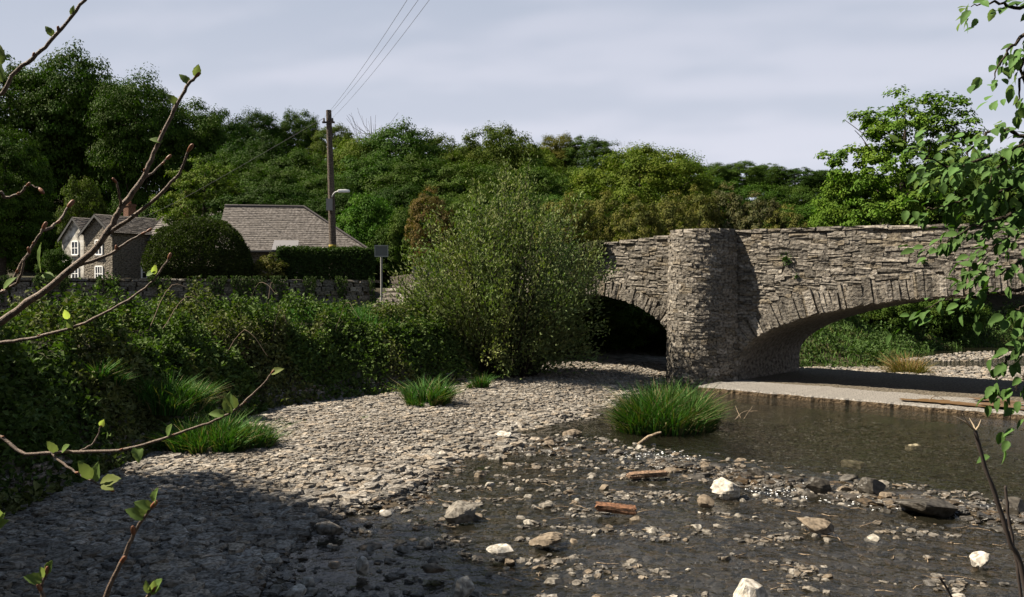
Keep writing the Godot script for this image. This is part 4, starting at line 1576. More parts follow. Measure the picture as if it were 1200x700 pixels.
func build_grass() -> void:
	var green := Color(0.034, 0.085, 0.021)
	# the big clump at the edge of the pool
	var o := thing("grass_clump", Vector3(2.6, -0.02, -14.3), 0.85)
	tag(o, "big bright green grass clump between the shingle and the pool", "grass clump")
	put("blades", tuft(9000, 0.9, 0.6, 0.5, 1.1, 0.008, green, 0.2, 0.7), M.grass, o)
	var base := put("root_mound", lump(5, 0.8, 0.05, false, 0.2), matte(lin(0.05, 0.042, 0.025)), o)
	base.scale = Vector3(1.6, 0.24, 0.9)
	base.position.y = 0.0
	for a in [[Vector3(-1.569, 0.220, -15.654), 0.42, 0.35, 0.75, 1500, "leafy green weed clump at the edge of the shingle"], [Vector3(-0.690, 0.220, -18.138), 0.2, 0.28, 0.5, 500, "small pointed grass tuft beside the willow"], [Vector3(-3.504, 0.200, -13.550), 0.22, 0.08, 0.16, 250, "tiny grass tuft alone on the shingle"],
		[Vector3(-2.438, 0.200, -13.983), 0.15, 0.06, 0.13, 140, "sparse grass sprig in the middle of the shingle"], [Vector3(-0.711, 0.030, -11.817), 0.6, 0.03, 0.09, 900, "low mat of grass at the water's edge"], [Vector3(-4.081, 0.150, -11.627), 0.75, 0.28, 0.62, 4200, "sunlit grass tuft spilling onto the shingle from the bank"], [Vector3(-5.161, 0.250, -12.256), 0.75, 0.3, 0.7, 4200, "tall grass tuft at the foot of the brambles"], [Vector3(-5.676, 0.300, -11.322), 0.45, 0.2, 0.5, 1200, "shaded grass tuft under the long bare twig"]]:
		var t := thing("grass_tuft", a[0])
		t.position.y = height(t.position.x, -t.position.z)
		tag(t, a[5], "grass tuft")
		put("blades", tuft(a[4], a[1], a[1] * 0.7, a[2], a[3], 0.0075, green * 1.05, 0.16, 1.2), M.grass, t)
	# grass on the terrace by the steps and on the bank upstream
	var L := Leaves.new()
	var n := 0
	while n < 16000:
		var x := rr(-7.5, -1.6)
		var d := rr(18.6, 26.4)
		var b := sdist(left_bank, Vector2(x, d))
		if b < 0.9 or d > wall_line(x) - 0.2 or (x > -3.3 and d > 25.0):
			continue
		var t := rr(0.7, 1.3)
		var an := rr(0, TAU)
		L.blade(Vector3(x, height(x, d) - 0.02, -d), Vector3.UP, rdir() * 0.8, rr(0.1, 0.34), 0.008, Vector3(cos(an), 0, sin(an)), Color(0.04 * t, 0.098 * t, 0.022 * t))
		n += 1
	tag(put("terrace_grass", L.mesh(), M.grass), "bright grass on the terrace below the steps", "grass", "", "stuff")
	L = Leaves.new()
	n = 0
	while n < 26000:
		var x := rr(6.0, 22.0)
		var d := rr(24.5, 38.0)
		var b := sdist(left_bank, Vector2(x, d))
		if b < 0.1 or b > 5.0:
			continue
		var t := rr(0.6, 1.3)
		var an := rr(0, TAU)
		var c := Color(0.055 * t, 0.10 * t, 0.025 * t)
		if fn.get_noise_2d(x * 40.0, d * 40.0 + 90.0) > 0.2:
			c = Color(0.09 * t, 0.105 * t, 0.035 * t)
		L.blade(Vector3(x, height(x, d) - 0.02, -d), Vector3.UP, rdir() * 1.1, rr(0.05, 0.16) * (1.3 + fn.get_noise_2d(x * 90.0, d * 90.0)), 0.014, Vector3(cos(an), 0, sin(an)), c)
		n += 1
	n = 0
	while n < 14000:
		var x := rr(6.0, 24.0)
		var d := rr(24.5, 40.0)
		var b := sdist(left_bank, Vector2(x, d))
		var mound := fn.get_noise_2d(x * 45.0, d * 45.0 + 600.0)
		if b < 0.2 or b > 6.0 or mound < 0.02:
			continue
		var t := rr(0.5, 1.3)
		var m := (rdir() + Vector3.UP * 0.8).normalized()
		L.add(Vector3(x, height(x, d) + mound * 1.3 * pow(rng.randf(), 0.5), -d), m.cross(rdir()).normalized(), m, rr(0.08, 0.16), 0.08, Color(0.045 * t, 0.075 * t, 0.022 * t))
		n += 1
	tag(put("upstream_grass", L.mesh(), M.grass), "rough grass on the river bank seen through the right arch", "grass", "", "stuff")
	var dry := thing("dry_grass_tussock", Vector3(11.168, 0.350, -24.092))
	dry.position.y = height(dry.position.x, -dry.position.z)
	tag(dry, "straw coloured grass tussock on the bank seen through the arch", "grass tussock")
	put("blades", tuft(1600, 0.5, 0.5, 0.5, 1.0, 0.01, Color(0.17, 0.135, 0.06), 0.4), M.grass, dry)
	# shingle patches upstream
	var shp := lump(2, 0.7, 0.15)
	var where := []
	var cols := []
	for k in 5200:
		var x := rr(8.5, 19.0)
		var d := rr(21.8, 25.6) if k < 3600 else rr(27.5, 31.5)
		if k >= 3600 and absf(d - 17.0 - x * 0.78) > 1.3:
			continue
		var s := rr(0.05, 0.16)
		var y := maxf(height(x, d), -0.06)
		where.append(Transform3D(Basis(Vector3.UP, rr(0, TAU)) * Basis.from_scale(Vector3(s, s * 0.45, s * 0.8)), Vector3(x, y + 0.02, -d)))
		cols.append(stone_tone())
	tag(scatter("upstream_shingle", shp, M.pebble, where, cols), "strip of pale shingle beyond the right arch", "shingle", "", "stuff")
	# driftwood and sticks
	var wood := textured(lin(0.20, 0.10, 0.055), T.mottle, 3.0, T.fine, 1.0, 0.6)
	var dryw := textured(lin(0.26, 0.21, 0.16), T.mottle, 3.0, T.fine, 1.0)
	var s0 := put("driftwood", lump(4, 0.25, 0.06, true, 0.15), wood)
	s0.position = Vector3(1.108, 0.030, -9.047)
	s0.scale = Vector3(0.42, 0.07, 0.12)
	s0.rotation = Vector3(0.1, -0.15, -0.06)
	tag(s0, "reddish brown driftwood plank among the midstream stones", "driftwood")
	var s1 := put("driftwood", lump(4, 0.3, 0.06, true, 0.15), textured(lin(0.24, 0.16, 0.11), T.mottle, 3.0, T.fine, 1.0, 0.6))
	s1.position = Vector3(1.695, 0.030, -10.691)
	s1.scale = Vector3(0.5, 0.06, 0.14)
	s1.rotation = Vector3(0.05, 0.1, 0.05)
	tag(s1, "long brown driftwood piece behind the reddish plank", "driftwood")
	for a in [
		[[Vector3(1.868, 0.040, -12.588), Vector3(2.021, 0.164, -12.600), Vector3(2.193, 0.245, -12.500)], 0.03, "pale forked stick at the foot of the grass clump"],
		[[Vector3(3.007, 0.020, -8.436), Vector3(3.269, -0.012, -8.800), Vector3(3.285, -0.107, -8.700), Vector3(3.091, 0.000, -7.993)], 0.008, "thin curved pale stick lying over the low tan rock"],
		[[Vector3(3.939, 0.040, -15.000), Vector3(4.252, 0.087, -15.600), Vector3(4.502, 0.102, -15.600)], 0.012, "dry broken reed stalk standing out of the pool"],
		[[Vector3(4.081, 0.040, -15.194), Vector3(4.122, 0.182, -15.700)], 0.007, "short dry stalk leaning left in the pool"],
		[[Vector3(4.115, 0.040, -15.096), Vector3(4.436, 0.182, -15.700)], 0.007, "short dry stalk leaning right in the pool"],
		[[Vector3(8.098, 0.160, -16.563), Vector3(8.282, 0.255, -16.600), Vector3(8.464, 0.135, -16.500)], 0.01, "dry twig caught on the weir slab"],
		[[Vector3(4.499, 0.050, -10.053), Vector3(4.767, 0.002, -10.000), Vector3(5.067, -0.014, -9.900)], 0.014, "brown branch jammed among the dark riffle rocks"]]:
		var c := curve(a[0], 4, 0.008)
		tag(put("stick", tube(c, taper(c.size(), a[1], a[1] * 0.5, 0.15), 6), dryw), a[2], "stick")
	# flood debris: short broken twigs caught among the stones
	var dv := PackedVector3Array()
	var di := PackedInt32Array()
	for k in 150:
		var x := rr(-1.6, 5.2)
		var d := rr(6.6, 13.0)
		if absf(x) > 0.6 * d or 0.66 * x + 0.7513 * d > 10.7:
			continue
		var p := Vector3(x, maxf(height(x, d), water_level(x, d)) + 0.015, -d)
		var e := p + Vector3(rr(-1, 1), rr(0.0, 0.12), rr(-0.6, 0.6)) * rr(0.08, 0.28)
		tube_into(dv, di, [p, p.lerp(e, 0.5) + rv() * 0.015, e], [0.006, 0.005, 0.003], 4)
	tag(put("twig_litter", smooth(dv, di), dryw), "short broken twigs scattered among the river stones", "twigs", "", "stuff")
	# slab-like stepping stones in the backwater by the pool: pale leaves of stone under water
	for a in [Vector3(5.983, 0.030, -12.641), Vector3(4.622, 0.020, -11.520)]:
		var o2 := put("sunken_stone", lump(4, 0.6, 0.06, true, 0.2), rock_mat(Color(0.22, 0.20, 0.14)))
		o2.position = a + Vector3(0, -0.04, 0)
		o2.scale = Vector3(0.3, 0.1, 0.16)
		o2.rotation.y = rr(0, 3)
		tag(o2, "pale flat stone just under the surface of the pool", "stone", "flat stones in the pool")


# ---------------------------------------------------------------- twigs close to the camera
func leaf_on(parent: Node, at: Vector3, dir: Vector3, face: Vector3, size: float, mat: Material, called := "leaf") -> void:
	var o := MeshInstance3D.new()
	o.name = called
	o.mesh = M.leaf_shapes[rng.randi() % M.leaf_shapes.size()]
	o.material_override = mat
	var z := dir.normalized()
	var x := face.cross(z).normalized()
	o.transform = Transform3D(Basis(x, z.cross(x), z) * Basis.from_scale(Vector3.ONE * size), at)
	parent.add_child(o, true)


func bud_on(parent: Node, at: Vector3, dir: Vector3, size: float) -> void:
	var o := MeshInstance3D.new()
	o.name = "bud"
	o.mesh = M.bud
	o.material_override = M.bud_mat
	var y := dir.normalized()
	var x := y.cross(Vector3(0.3, 0.2, 1)).normalized()
	o.transform = Transform3D(Basis(x, y, x.cross(y)) * Basis.from_scale(Vector3(0.55, 1.3, 0.55) * size), at + y * size * 0.5)
	parent.add_child(o, true)


func build_near_shrub() -> void:
	M.leaf_shapes = []
	for k in 5:
		M.leaf_shapes.append(broad_leaf(rr(0.55, 0.7), rr(0.08, 0.3), rr(0.15, 0.4), 0.06))
	M.bud = lump(3, 0.9, 0.03, false)
	M.bud_mat = matte(lin(0.15, 0.065, 0.035), 0.5)
	var bark := textured(lin(0.145, 0.11, 0.09), T.mottle, 14.0, T.fine, 0.15, 0.6)
	var lm := leafy(lin(0.06, 0.095, 0.024), Color(0.4, 0.46, 0.22))
	lm.vertex_color_use_as_albedo = false
	var lm2 := leafy(lin(0.075, 0.09, 0.024), Color(0.4, 0.46, 0.22))
	lm2.vertex_color_use_as_albedo = false
	var o := thing("budding_shrub", Vector3(-1.25, height(-1.25, 1.5), -1.5))
	tag(o, "bare budding shrub whose twigs reach in from the left close to the camera", "shrub")
	var base := o.position
	# the stem stands outside the picture on the left
	var stem := [Vector3(-1.25, base.y - 0.1, -1.5), Vector3(-1.2, 1.6, -1.52), Vector3(-1.17, 2.3, -1.5), Vector3(-1.12, 3.0, -1.5)]
	var branches := [
		[[stem[2], Vector3(-0.946, 2.320, -1.500), Vector3(-0.852, 2.371, -1.500), Vector3(-0.750, 2.448, -1.500), Vector3(-0.707, 2.500, -1.500), Vector3(-0.687, 2.536, -1.500), Vector3(-0.650, 2.586, -1.500), Vector3(-0.628, 2.632, -1.500), Vector3(-0.591, 2.711, -1.500), Vector3(-0.571, 2.747, -1.500), Vector3(-0.554, 2.766, -1.500)], 4.4, 1.6],
		[[Vector3(-0.715, 2.488, -1.500), Vector3(-0.662, 2.521, -1.490), Vector3(-0.609, 2.553, -1.470), Vector3(-0.570, 2.592, -1.460), Vector3(-0.548, 2.630, -1.450)], 2.4, 1.3],
		[[Vector3(-0.771, 2.433, -1.500), Vector3(-0.723, 2.453, -1.520), Vector3(-0.688, 2.478, -1.530), Vector3(-0.658, 2.498, -1.540)], 2.0, 1.2],
		[[stem[2], Vector3(-1.009, 2.293, -1.600), Vector3(-0.937, 2.296, -1.600), Vector3(-0.865, 2.310, -1.600), Vector3(-0.800, 2.331, -1.600), Vector3(-0.720, 2.373, -1.600), Vector3(-0.672, 2.411, -1.600), Vector3(-0.644, 2.451, -1.600)], 2.6, 1.1],
		[[stem[1], Vector3(-1.074, 2.061, -1.700), Vector3(-0.972, 2.064, -1.700), Vector3(-0.869, 2.068, -1.700), Vector3(-0.767, 2.074, -1.700), Vector3(-0.682, 2.100, -1.700), Vector3(-0.605, 2.126, -1.700), Vector3(-0.557, 2.150, -1.700), Vector3(-0.511, 2.189, -1.700), Vector3(-0.480, 2.225, -1.700)], 2.6, 1.2],
		[[Vector3(-0.921, 2.066, -1.700), Vector3(-0.880, 2.043, -1.680), Vector3(-0.826, 2.022, -1.660), Vector3(-0.783, 2.006, -1.650)], 1.8, 1.0],
		[[Vector3(-0.866, 2.068, -1.700), Vector3(-0.845, 2.084, -1.720), Vector3(-0.836, 2.114, -1.730)], 1.3, 0.8],
		[[stem[3], Vector3(-0.927, 2.744, -1.500), Vector3(-0.867, 2.778, -1.500), Vector3(-0.825, 2.811, -1.500), Vector3(-0.788, 2.851, -1.500), Vector3(-0.748, 2.900, -1.500), Vector3(-0.719, 2.944, -1.500)], 2.6, 1.6],
		[[stem[2], Vector3(-0.806, 2.381, -1.300), Vector3(-0.770, 2.396, -1.300), Vector3(-0.748, 2.432, -1.300), Vector3(-0.727, 2.465, -1.300), Vector3(-0.714, 2.487, -1.300)], 1.9, 1.2],
		[[Vector3(-0.770, 2.396, -1.300), Vector3(-0.742, 2.406, -1.280), Vector3(-0.726, 2.438, -1.270), Vector3(-0.718, 2.449, -1.270)], 1.4, 0.9],
		[[stem[2], Vector3(-0.867, 2.533, -1.400), Vector3(-0.830, 2.544, -1.400), Vector3(-0.805, 2.552, -1.400), Vector3(-0.794, 2.565, -1.400), Vector3(-0.774, 2.559, -1.400)], 1.8, 1.0],
		[[Vector3(-0.716, 2.484, -1.300), Vector3(-0.712, 2.491, -1.320), Vector3(-0.707, 2.506, -1.340), Vector3(-0.701, 2.525, -1.350)], 1.6, 1.2],
		[[Vector3(-0.687, 2.536, -1.500), Vector3(-0.680, 2.558, -1.480), Vector3(-0.681, 2.578, -1.470)], 1.5, 1.3],
		[[Vector3(-0.650, 2.586, -1.500), Vector3(-0.634, 2.605, -1.520), Vector3(-0.618, 2.627, -1.530)], 1.4, 1.0]]
	put("stem", tube(curve(stem, 4, 0.01), taper(13, 0.02, 0.008, 0.1), 8), bark, o)
	for b in branches:
		var c := curve(b[0], 5, 0.0012)
		var rad := taper(c.size(), b[1] * 0.00165, b[2] * 0.00145, 0.1)
		var br := put("branch", tube(c, rad, 7), bark, o)
		for k in range(7, c.size() - 1, 6):
			if rng.randf() < 0.55:
				var t: Vector3 = (c[k + 1] - c[k]).normalized()
				bud_on(br, c[k] + t * 0.002, t + Vector3(rr(-1, 1), rr(0, 1), 0.3) * 0.8, rr(0.005, 0.009))
		var e: Vector3 = c[-1]
		bud_on(br, e, (c[-1] - c[-2]), rr(0.008, 0.012))
	# opening leaves: place, direction, size
	for a in [
		[Vector3(-0.480, 2.225, -1.700), Vector3(1, 0.5, 0.2), 0.024], [Vector3(-0.566, 2.146, -1.700), Vector3(0.1, 1, 0.3), 0.040], [Vector3(-0.552, 2.156, -1.700), Vector3(-0.5, 0.9, 0.2), 0.034], [Vector3(-0.572, 2.144, -1.690), Vector3(-0.9, 0.2, 0.3), 0.026],
		[Vector3(-0.819, 2.025, -1.660), Vector3(-0.5, 0.8, 0.4), 0.038], [Vector3(-0.813, 2.019, -1.660), Vector3(0.2, 1, 0.3), 0.036], [Vector3(-0.803, 2.015, -1.660), Vector3(1, 0.35, 0.4), 0.042], [Vector3(-0.795, 2.014, -1.650), Vector3(0.9, -0.2, 0.4), 0.026],
		[Vector3(-0.910, 2.068, -1.700), Vector3(-0.5, 0.8, 0.4), 0.026], [Vector3(-0.900, 2.069, -1.700), Vector3(0.7, 0.6, 0.4), 0.024],
		[Vector3(-0.750, 2.078, -1.700), Vector3(0.3, -0.6, 0.5), 0.03], [Vector3(-0.689, 2.102, -1.700), Vector3(0.4, 0.8, 0.4), 0.026],
		[Vector3(-0.554, 2.766, -1.500), Vector3(0.3, 1, 0.2), 0.02], [Vector3(-0.565, 2.754, -1.500), Vector3(-0.8, 0.9, 0.2), 0.022], [Vector3(-0.586, 2.718, -1.500), Vector3(-0.6, 0.7, 0.3), 0.022], [Vector3(-0.613, 2.653, -1.500), Vector3(-1, 0.3, 0.3), 0.02],
		[Vector3(-0.803, 2.837, -1.500), Vector3(-0.6, 0.9, 0.2), 0.02], [Vector3(-0.770, 2.873, -1.500), Vector3(0.2, 1, 0.3), 0.016],
		[Vector3(-0.745, 2.423, -1.350), Vector3(0.15, 0.9, 0.6), 0.045], [Vector3(-0.742, 2.418, -1.350), Vector3(0.8, -0.1, 0.4), 0.022], [Vector3(-0.775, 2.396, -1.300), Vector3(0.7, 0.7, 0.3), 0.025],
		[Vector3(-0.715, 2.711, -1.200), Vector3(-0.1, 1, 0.2), 0.024], [Vector3(-0.714, 2.687, -1.200), Vector3(-0.3, 1, 0.2), 0.03], [Vector3(-0.685, 2.421, -1.600), Vector3(0.9, 0.3, 0.3), 0.018], [Vector3(-0.829, 2.318, -1.600), Vector3(0.1, 0.9, 0.4), 0.02]]:
		leaf_on(o, a[0], a[1], Vector3(rr(-0.5, 0.5), 0.6, 0.8), a[2] * 1.15, lm if rng.randf() < 0.7 else lm2)
	for a in [Vector3(-0.836, 2.114, -1.730), Vector3(-0.672, 2.422, -1.600), Vector3(-0.834, 2.338, -1.600)]:
		var red := leafy(lin(0.24, 0.07, 0.025))
		red.vertex_color_use_as_albedo = false
		leaf_on(o, a, Vector3(rr(-0.5, 0.5), 0.7, 0.4), Vector3(0.3, 0.3, 1), 0.02, red)
	for ch in o.get_children():
		ch.position -= base
	# two low shoots rising from below the picture
	for a in [[[Vector3(-0.737, 1.759, -1.500), Vector3(-0.718, 1.850, -1.500), Vector3(-0.684, 1.925, -1.500), Vector3(-0.663, 1.971, -1.500), Vector3(-0.631, 2.016, -1.500)], "upright budding shoot rising from below at the left"], [[Vector3(-0.908, 1.716, -1.600), Vector3(-0.885, 1.805, -1.600), Vector3(-0.888, 1.829, -1.600), Vector3(-0.875, 1.865, -1.600)], "short leafy shoot in the shaded corner"], [[Vector3(-0.700, 1.716, -1.600), Vector3(-0.689, 1.805, -1.600), Vector3(-0.676, 1.826, -1.600)], "small shoot with one open pair of leaves"], [[Vector3(-1.005, 1.813, -1.600), Vector3(-0.977, 1.910, -1.600), Vector3(-0.967, 1.958, -1.600)], "leafy shoot at the very edge of the shade"]]:
		var foot: Vector3 = a[0][0]
		var root := Vector3(foot.x, height(foot.x, -foot.z) - 0.05, foot.z)
		var s := thing("budding_shoot", root)
		tag(s, a[1], "shoot")
		var c: Array = [root, root.lerp(foot, 0.5)]
		c.append_array(curve(a[0], 5, 0.001))
		put("stem", tube(c, taper(c.size(), 0.006, 0.0022, 0.1), 7), bark, s)
		for k in range(6, c.size() - 1, 5):
			bud_on(s, c[k], Vector3(rr(-1, 1), 1, 0.3), 0.014)
		for k in 4:
			leaf_on(s, c[c.size() - 1 - k], Vector3(rr(-1, 1), rr(0.3, 1), 0.4), Vector3(rr(-0.5, 0.5), 0.6, 0.8), rr(0.024, 0.038), lm)
		for ch in s.get_children():
			ch.position -= root


func build_right_side() -> void:
	# leafy boughs hanging in from a tree that stands to the right
	var bark: Material = M.bark
	var lm := []
	for t in [0.75, 0.95, 1.2]:
		var m := leafy(lin(0.045 * t, 0.088 * t, 0.025 * t), Color(0.36, 0.44, 0.22))
		m.vertex_color_use_as_albedo = false
		lm.append(m)
	var at := Vector3(5.6, height(5.6, 4.6), -4.6)
	var o := thing("overhanging_tree", at)
	tag(o, "leafy tree at the right with fresh green boughs hanging into view", "tree")
	var tr := [at - Vector3(0, 0.2, 0), Vector3(5.5, 2.2, -4.6), Vector3(5.35, 4.0, -4.65), Vector3(5.3, 6.0, -4.7)]
	put("trunk", tube(curve(tr, 4, 0.02), taper(13, 0.16, 0.06, 0.06), 10), bark, o)
	var boughs := [
		[[tr[3], Vector3(3.198, 4.142, -4.800), Vector3(2.890, 3.962, -4.800), Vector3(2.698, 3.990, -4.800), Vector3(2.570, 3.962, -4.800)], 0.6],
		[[tr[3], Vector3(3.087, 3.920, -4.700), Vector3(2.831, 3.780, -4.700), Vector3(2.724, 3.687, -4.700), Vector3(2.636, 3.510, -4.700)], 0.6],
		[[tr[3], Vector3(3.172, 3.742, -4.900), Vector3(2.952, 3.713, -4.900), Vector3(2.910, 3.547, -4.900), Vector3(2.891, 3.440, -4.900)], 0.4],
		[[tr[2], Vector3(3.390, 3.372, -5.000), Vector3(3.017, 3.282, -5.000), Vector3(2.832, 3.312, -5.000), Vector3(2.673, 3.183, -5.000), Vector3(2.594, 3.073, -5.000)], 1.3],
		[[tr[2], Vector3(3.256, 3.190, -4.800), Vector3(2.921, 3.094, -4.800), Vector3(2.682, 3.118, -4.800), Vector3(2.481, 3.066, -4.800), Vector3(2.279, 3.142, -4.800)], 1.3],
		[[tr[2], Vector3(3.460, 3.138, -5.100), Vector3(3.105, 3.011, -5.100), Vector3(2.851, 2.945, -5.100), Vector3(2.648, 2.894, -5.100), Vector3(2.470, 2.853, -5.100)], 1.45],
		[[tr[2], Vector3(3.326, 2.962, -4.900), Vector3(3.009, 2.855, -4.900), Vector3(2.789, 2.791, -4.900), Vector3(2.619, 2.728, -4.900), Vector3(2.497, 2.645, -4.900)], 1.45],
		[[tr[2], Vector3(3.530, 2.971, -5.200), Vector3(3.194, 2.789, -5.200), Vector3(3.013, 2.686, -5.200), Vector3(2.858, 2.582, -5.200)], 1.2],
		[[tr[2], Vector3(3.141, 3.127, -4.700), Vector3(2.883, 3.173, -4.700), Vector3(2.743, 3.136, -4.700), Vector3(2.627, 2.963, -4.700)], 1.2],
		[[tr[2], Vector3(3.369, 2.924, -5.000), Vector3(3.120, 2.949, -5.000), Vector3(2.944, 3.049, -5.000), Vector3(2.745, 3.024, -5.000)], 1.2],
		[[tr[1], Vector3(3.240, 2.611, -4.700), Vector3(2.889, 2.555, -4.700), Vector3(2.725, 2.480, -4.700), Vector3(2.585, 2.423, -4.700)], 0.5],
		[[tr[1], Vector3(3.379, 2.522, -4.900), Vector3(3.013, 2.400, -4.900), Vector3(2.744, 2.351, -4.900), Vector3(2.524, 2.326, -4.900), Vector3(2.372, 2.268, -4.900)], 0.5],
		[[tr[1], Vector3(3.173, 2.423, -4.600), Vector3(2.852, 2.322, -4.600), Vector3(2.715, 2.276, -4.600)], 0.4],
		[[tr[1], Vector3(3.176, 2.147, -4.600), Vector3(2.831, 2.101, -4.600), Vector3(2.694, 2.036, -4.600), Vector3(2.608, 1.889, -4.600)], 0.5],
		[[tr[1], Vector3(3.246, 2.094, -4.700), Vector3(2.918, 1.977, -4.700), Vector3(2.824, 1.906, -4.700), Vector3(2.778, 1.821, -4.700)], 0.35],
		[[tr[1], Vector3(3.066, 1.746, -4.500), Vector3(2.796, 1.678, -4.500), Vector3(2.680, 1.633, -4.500)], 0.4]]
	var count := 0
	var rest := Leaves.new()
	var spare := []
	var tints := []
	for b in boughs:
		var c := curve(b[0], 6, 0.012)
		put("bough", tube(c, taper(c.size(), 0.02, 0.0025), 6), bark, o)
		var k := 9
		while k < c.size():
			var shoots := int(round(b[1] * 1.6))
			for j in shoots:
				var p: Vector3 = c[k]
				var t: Vector3 = (c[k] - c[k - 1]).normalized()
				var out := (t + rdir() * 0.9 + Vector3(0, -0.15, 0)).normalized()
				var tip := p + out * rr(0.06, 0.24)
				for q in 3:
					var lp := p.lerp(tip, (q + 1) / 3.0) + rdir() * 0.02
					var dir := (out + rdir() * 0.8 + Vector3(0, -0.45, 0)).normalized()
					var face := (Vector3(-0.2, 1, 0.35) + rdir() * 0.6).normalized()
					var s := rr(0.05, 0.085)
					if lp.x / -lp.z < 0.615 and count < 300:
						leaf_on(o, lp, dir, face, s, lm[rng.randi() % 3])
						count += 1
					else:
						var zz := dir.normalized()
						var xx := face.cross(zz).normalized()
						spare.append(Transform3D(Basis(xx, zz.cross(xx), zz) * Basis.from_scale(Vector3.ONE * s), lp - at))
						tints.append(Color(0.05, 0.095, 0.025) * rr(0.75, 1.2))
			k += 1 + rng.randi() % 2
	# the rest of the crown, above and to the right of the picture
	for k in 5000:
		var p := Vector3(5.6, 5.2, -4.9) + rdir() * 2.1 * pow(rng.randf(), 0.4)
		if p.x / -p.z < 0.66 and p.y < 2.4 - p.z * 0.42 or p.z > -3.2:
			continue
		rest.add(p, rdir(), rdir(), 0.09, 0.055, Color(0.05, 0.095, 0.025) * rr(0.75, 1.2))
	put("leaves", rest.mesh(), M.leaf, o).set_meta("kind", "stuff")
	var more_leaves := scatter("leaves", M.leaf_shapes[0], M.leaf, spare, tints, o)
	more_leaves.position = at
	for ch in o.get_children():
		ch.position -= at
	# thin dead stems close by, bottom right
	var dark := matte(lin(0.035, 0.028, 0.025), 0.6)
	for a in [[[Vector3(1.362, 1.392, -2.200), Vector3(1.324, 1.655, -2.200), Vector3(1.290, 1.737, -2.200), Vector3(1.263, 1.824, -2.200), Vector3(1.232, 1.912, -2.200), Vector3(1.198, 2.025, -2.200)], 0.0072, "long dark dead stem with a frayed top rising at the right"], [[Vector3(1.401, 1.370, -2.300), Vector3(1.378, 1.579, -2.300), Vector3(1.354, 1.719, -2.300), Vector3(1.341, 1.800, -2.300), Vector3(1.336, 1.858, -2.300)], 0.005, "shorter dark dead stem beside the long one"], [[Vector3(1.141, 1.481, -2.100), Vector3(1.089, 1.629, -2.100), Vector3(1.057, 1.680, -2.100)], 0.004, "dark broken twig tip at the lower right edge"]]:
		var foot: Vector3 = a[0][0]
		var root := Vector3(foot.x, height(foot.x, -foot.z) - 0.05, foot.z)
		var s := thing("dead_stem", root)
		tag(s, a[2], "stem")
		var c: Array = [root, root.lerp(foot, 0.5)]
		c.append_array(curve(a[0], 5, 0.0015))
		put("stem", tube(c, taper(c.size(), a[1], a[1] * 0.7, 0.12), 7), dark, s)
		if a[1] > 0.006:
			for q in [Vector3(1.142, 2.063, -2.200), Vector3(1.154, 2.070, -2.180), Vector3(1.193, 2.055, -2.220), Vector3(1.213, 2.054, -2.200)]:
				var e: Vector3 = q
				put("frayed_tip", tube([c[-1], c[-1].lerp(e, 0.5) + rv() * 0.004, e], [0.0028, 0.0022, 0.001], 5), matte(lin(0.25, 0.2, 0.14)), s)
		for ch in s.get_children():
			ch.position -= root


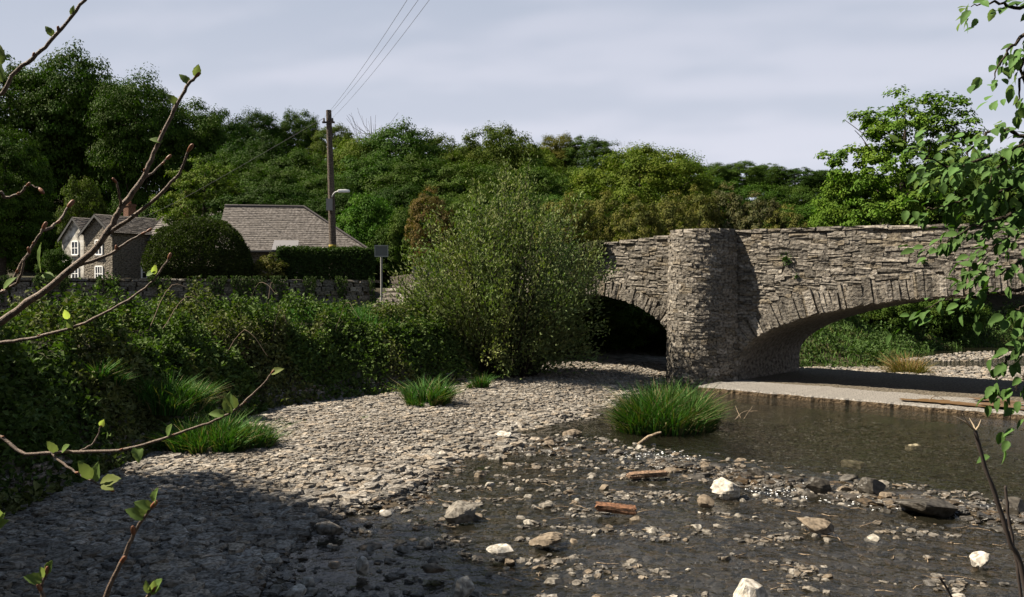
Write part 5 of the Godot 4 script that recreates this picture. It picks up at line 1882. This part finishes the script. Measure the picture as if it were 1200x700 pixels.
# thin streaks of high cloud, the same kind all round the sky
func cloud_cover() -> ImageTexture:
	var w := 1024
	var h := 512
	var im := Image.create_empty(w, h, false, Image.FORMAT_RGBA8)
	var n := FastNoiseLite.new()
	n.seed = 4
	n.frequency = 1.0
	n.fractal_octaves = 5
	for j in h:
		var up := PI * (0.5 - (j + 0.5) / h)
		for i in w:
			var a := 0.0
			if up > 0.0:
				var an := TAU * (i + 0.5) / w
				var far := 1.0 / (sin(up) + 0.16)
				var x := cos(an) * cos(up) * far
				var z := sin(an) * cos(up) * far
				var u := x * 0.98 + z * 0.2
				var t := -x * 0.2 + z * 0.98
				var v := n.get_noise_2d(t * 0.5, u * 1.5) + 0.5 * n.get_noise_2d(t * 1.6 + 40.0, u * 5.0)
				a = smoothstep(-0.25, 0.5, v) * smoothstep(0.0, 0.05, up)
			im.set_pixel(i, j, Color(1.0, 0.96, 0.96, a))
	return ImageTexture.create_from_image(im)


func _ready() -> void:
	rng.seed = 7
	fn.seed = 3
	fn.noise_type = FastNoiseLite.TYPE_SIMPLEX_SMOOTH
	fn.frequency = 0.02
	fn.fractal_octaves = 3
	# camera
	var cam := Camera3D.new()
	cam.name = "camera"
	add_child(cam)
	cam.position = Vector3(0, 2.4, 0)
	cam.rotation.x = -atan(0.015)
	cam.fov = 38.58
	cam.near = 0.05
	cam.far = 3000.0
	cam.current = true
	# sky, air and exposure
	var sky_mat := ProceduralSkyMaterial.new()
	sky_mat.sky_top_color = lin(0.025, 0.055, 0.10)
	sky_mat.sky_horizon_color = lin(0.218, 0.226, 0.254)
	sky_mat.sky_curve = 0.5
	sky_mat.ground_horizon_color = lin(0.10, 0.10, 0.09)
	sky_mat.ground_bottom_color = lin(0.05, 0.05, 0.04)
	sky_mat.sky_cover = cloud_cover()
	sky_mat.sky_cover_modulate = lin(0.028, 0.025, 0.024)
	sky_mat.sun_angle_max = 1.0
	var sky := Sky.new()
	sky.sky_material = sky_mat
	var env := Environment.new()
	env.background_mode = Environment.BG_SKY
	env.sky = sky
	env.tonemap_mode = Environment.TONE_MAPPER_LINEAR
	env.tonemap_exposure = 3.4
	env.sdfgi_enabled = true
	env.ssao_enabled = true
	env.ssil_enabled = true
	var we := WorldEnvironment.new()
	we.name = "environment"
	we.environment = env
	add_child(we)
	# the sun stands high on the left
	var sun := DirectionalLight3D.new()
	sun.name = "sun"
	add_child(sun)
	sun.look_at_from_position(Vector3(-6.4, 7.6, -0.7), Vector3.ZERO)
	sun.light_energy = 1.6
	sun.light_color = Color(1.0, 0.95, 0.87)
	sun.light_angular_distance = 0.5
	sun.shadow_enabled = true
	# the setting, then the things in it
	make_materials()
	build_land()
	print("land")
	build_bridge()
	print("bridge")
	build_trees()
	build_willow()
	build_bank_cover()
	print("plants")
	build_cottage()
	build_barn()
	build_garden()
	print("houses")
	build_stones()
	build_grass()
	build_near_shrub()
	build_right_side()
	print("done")
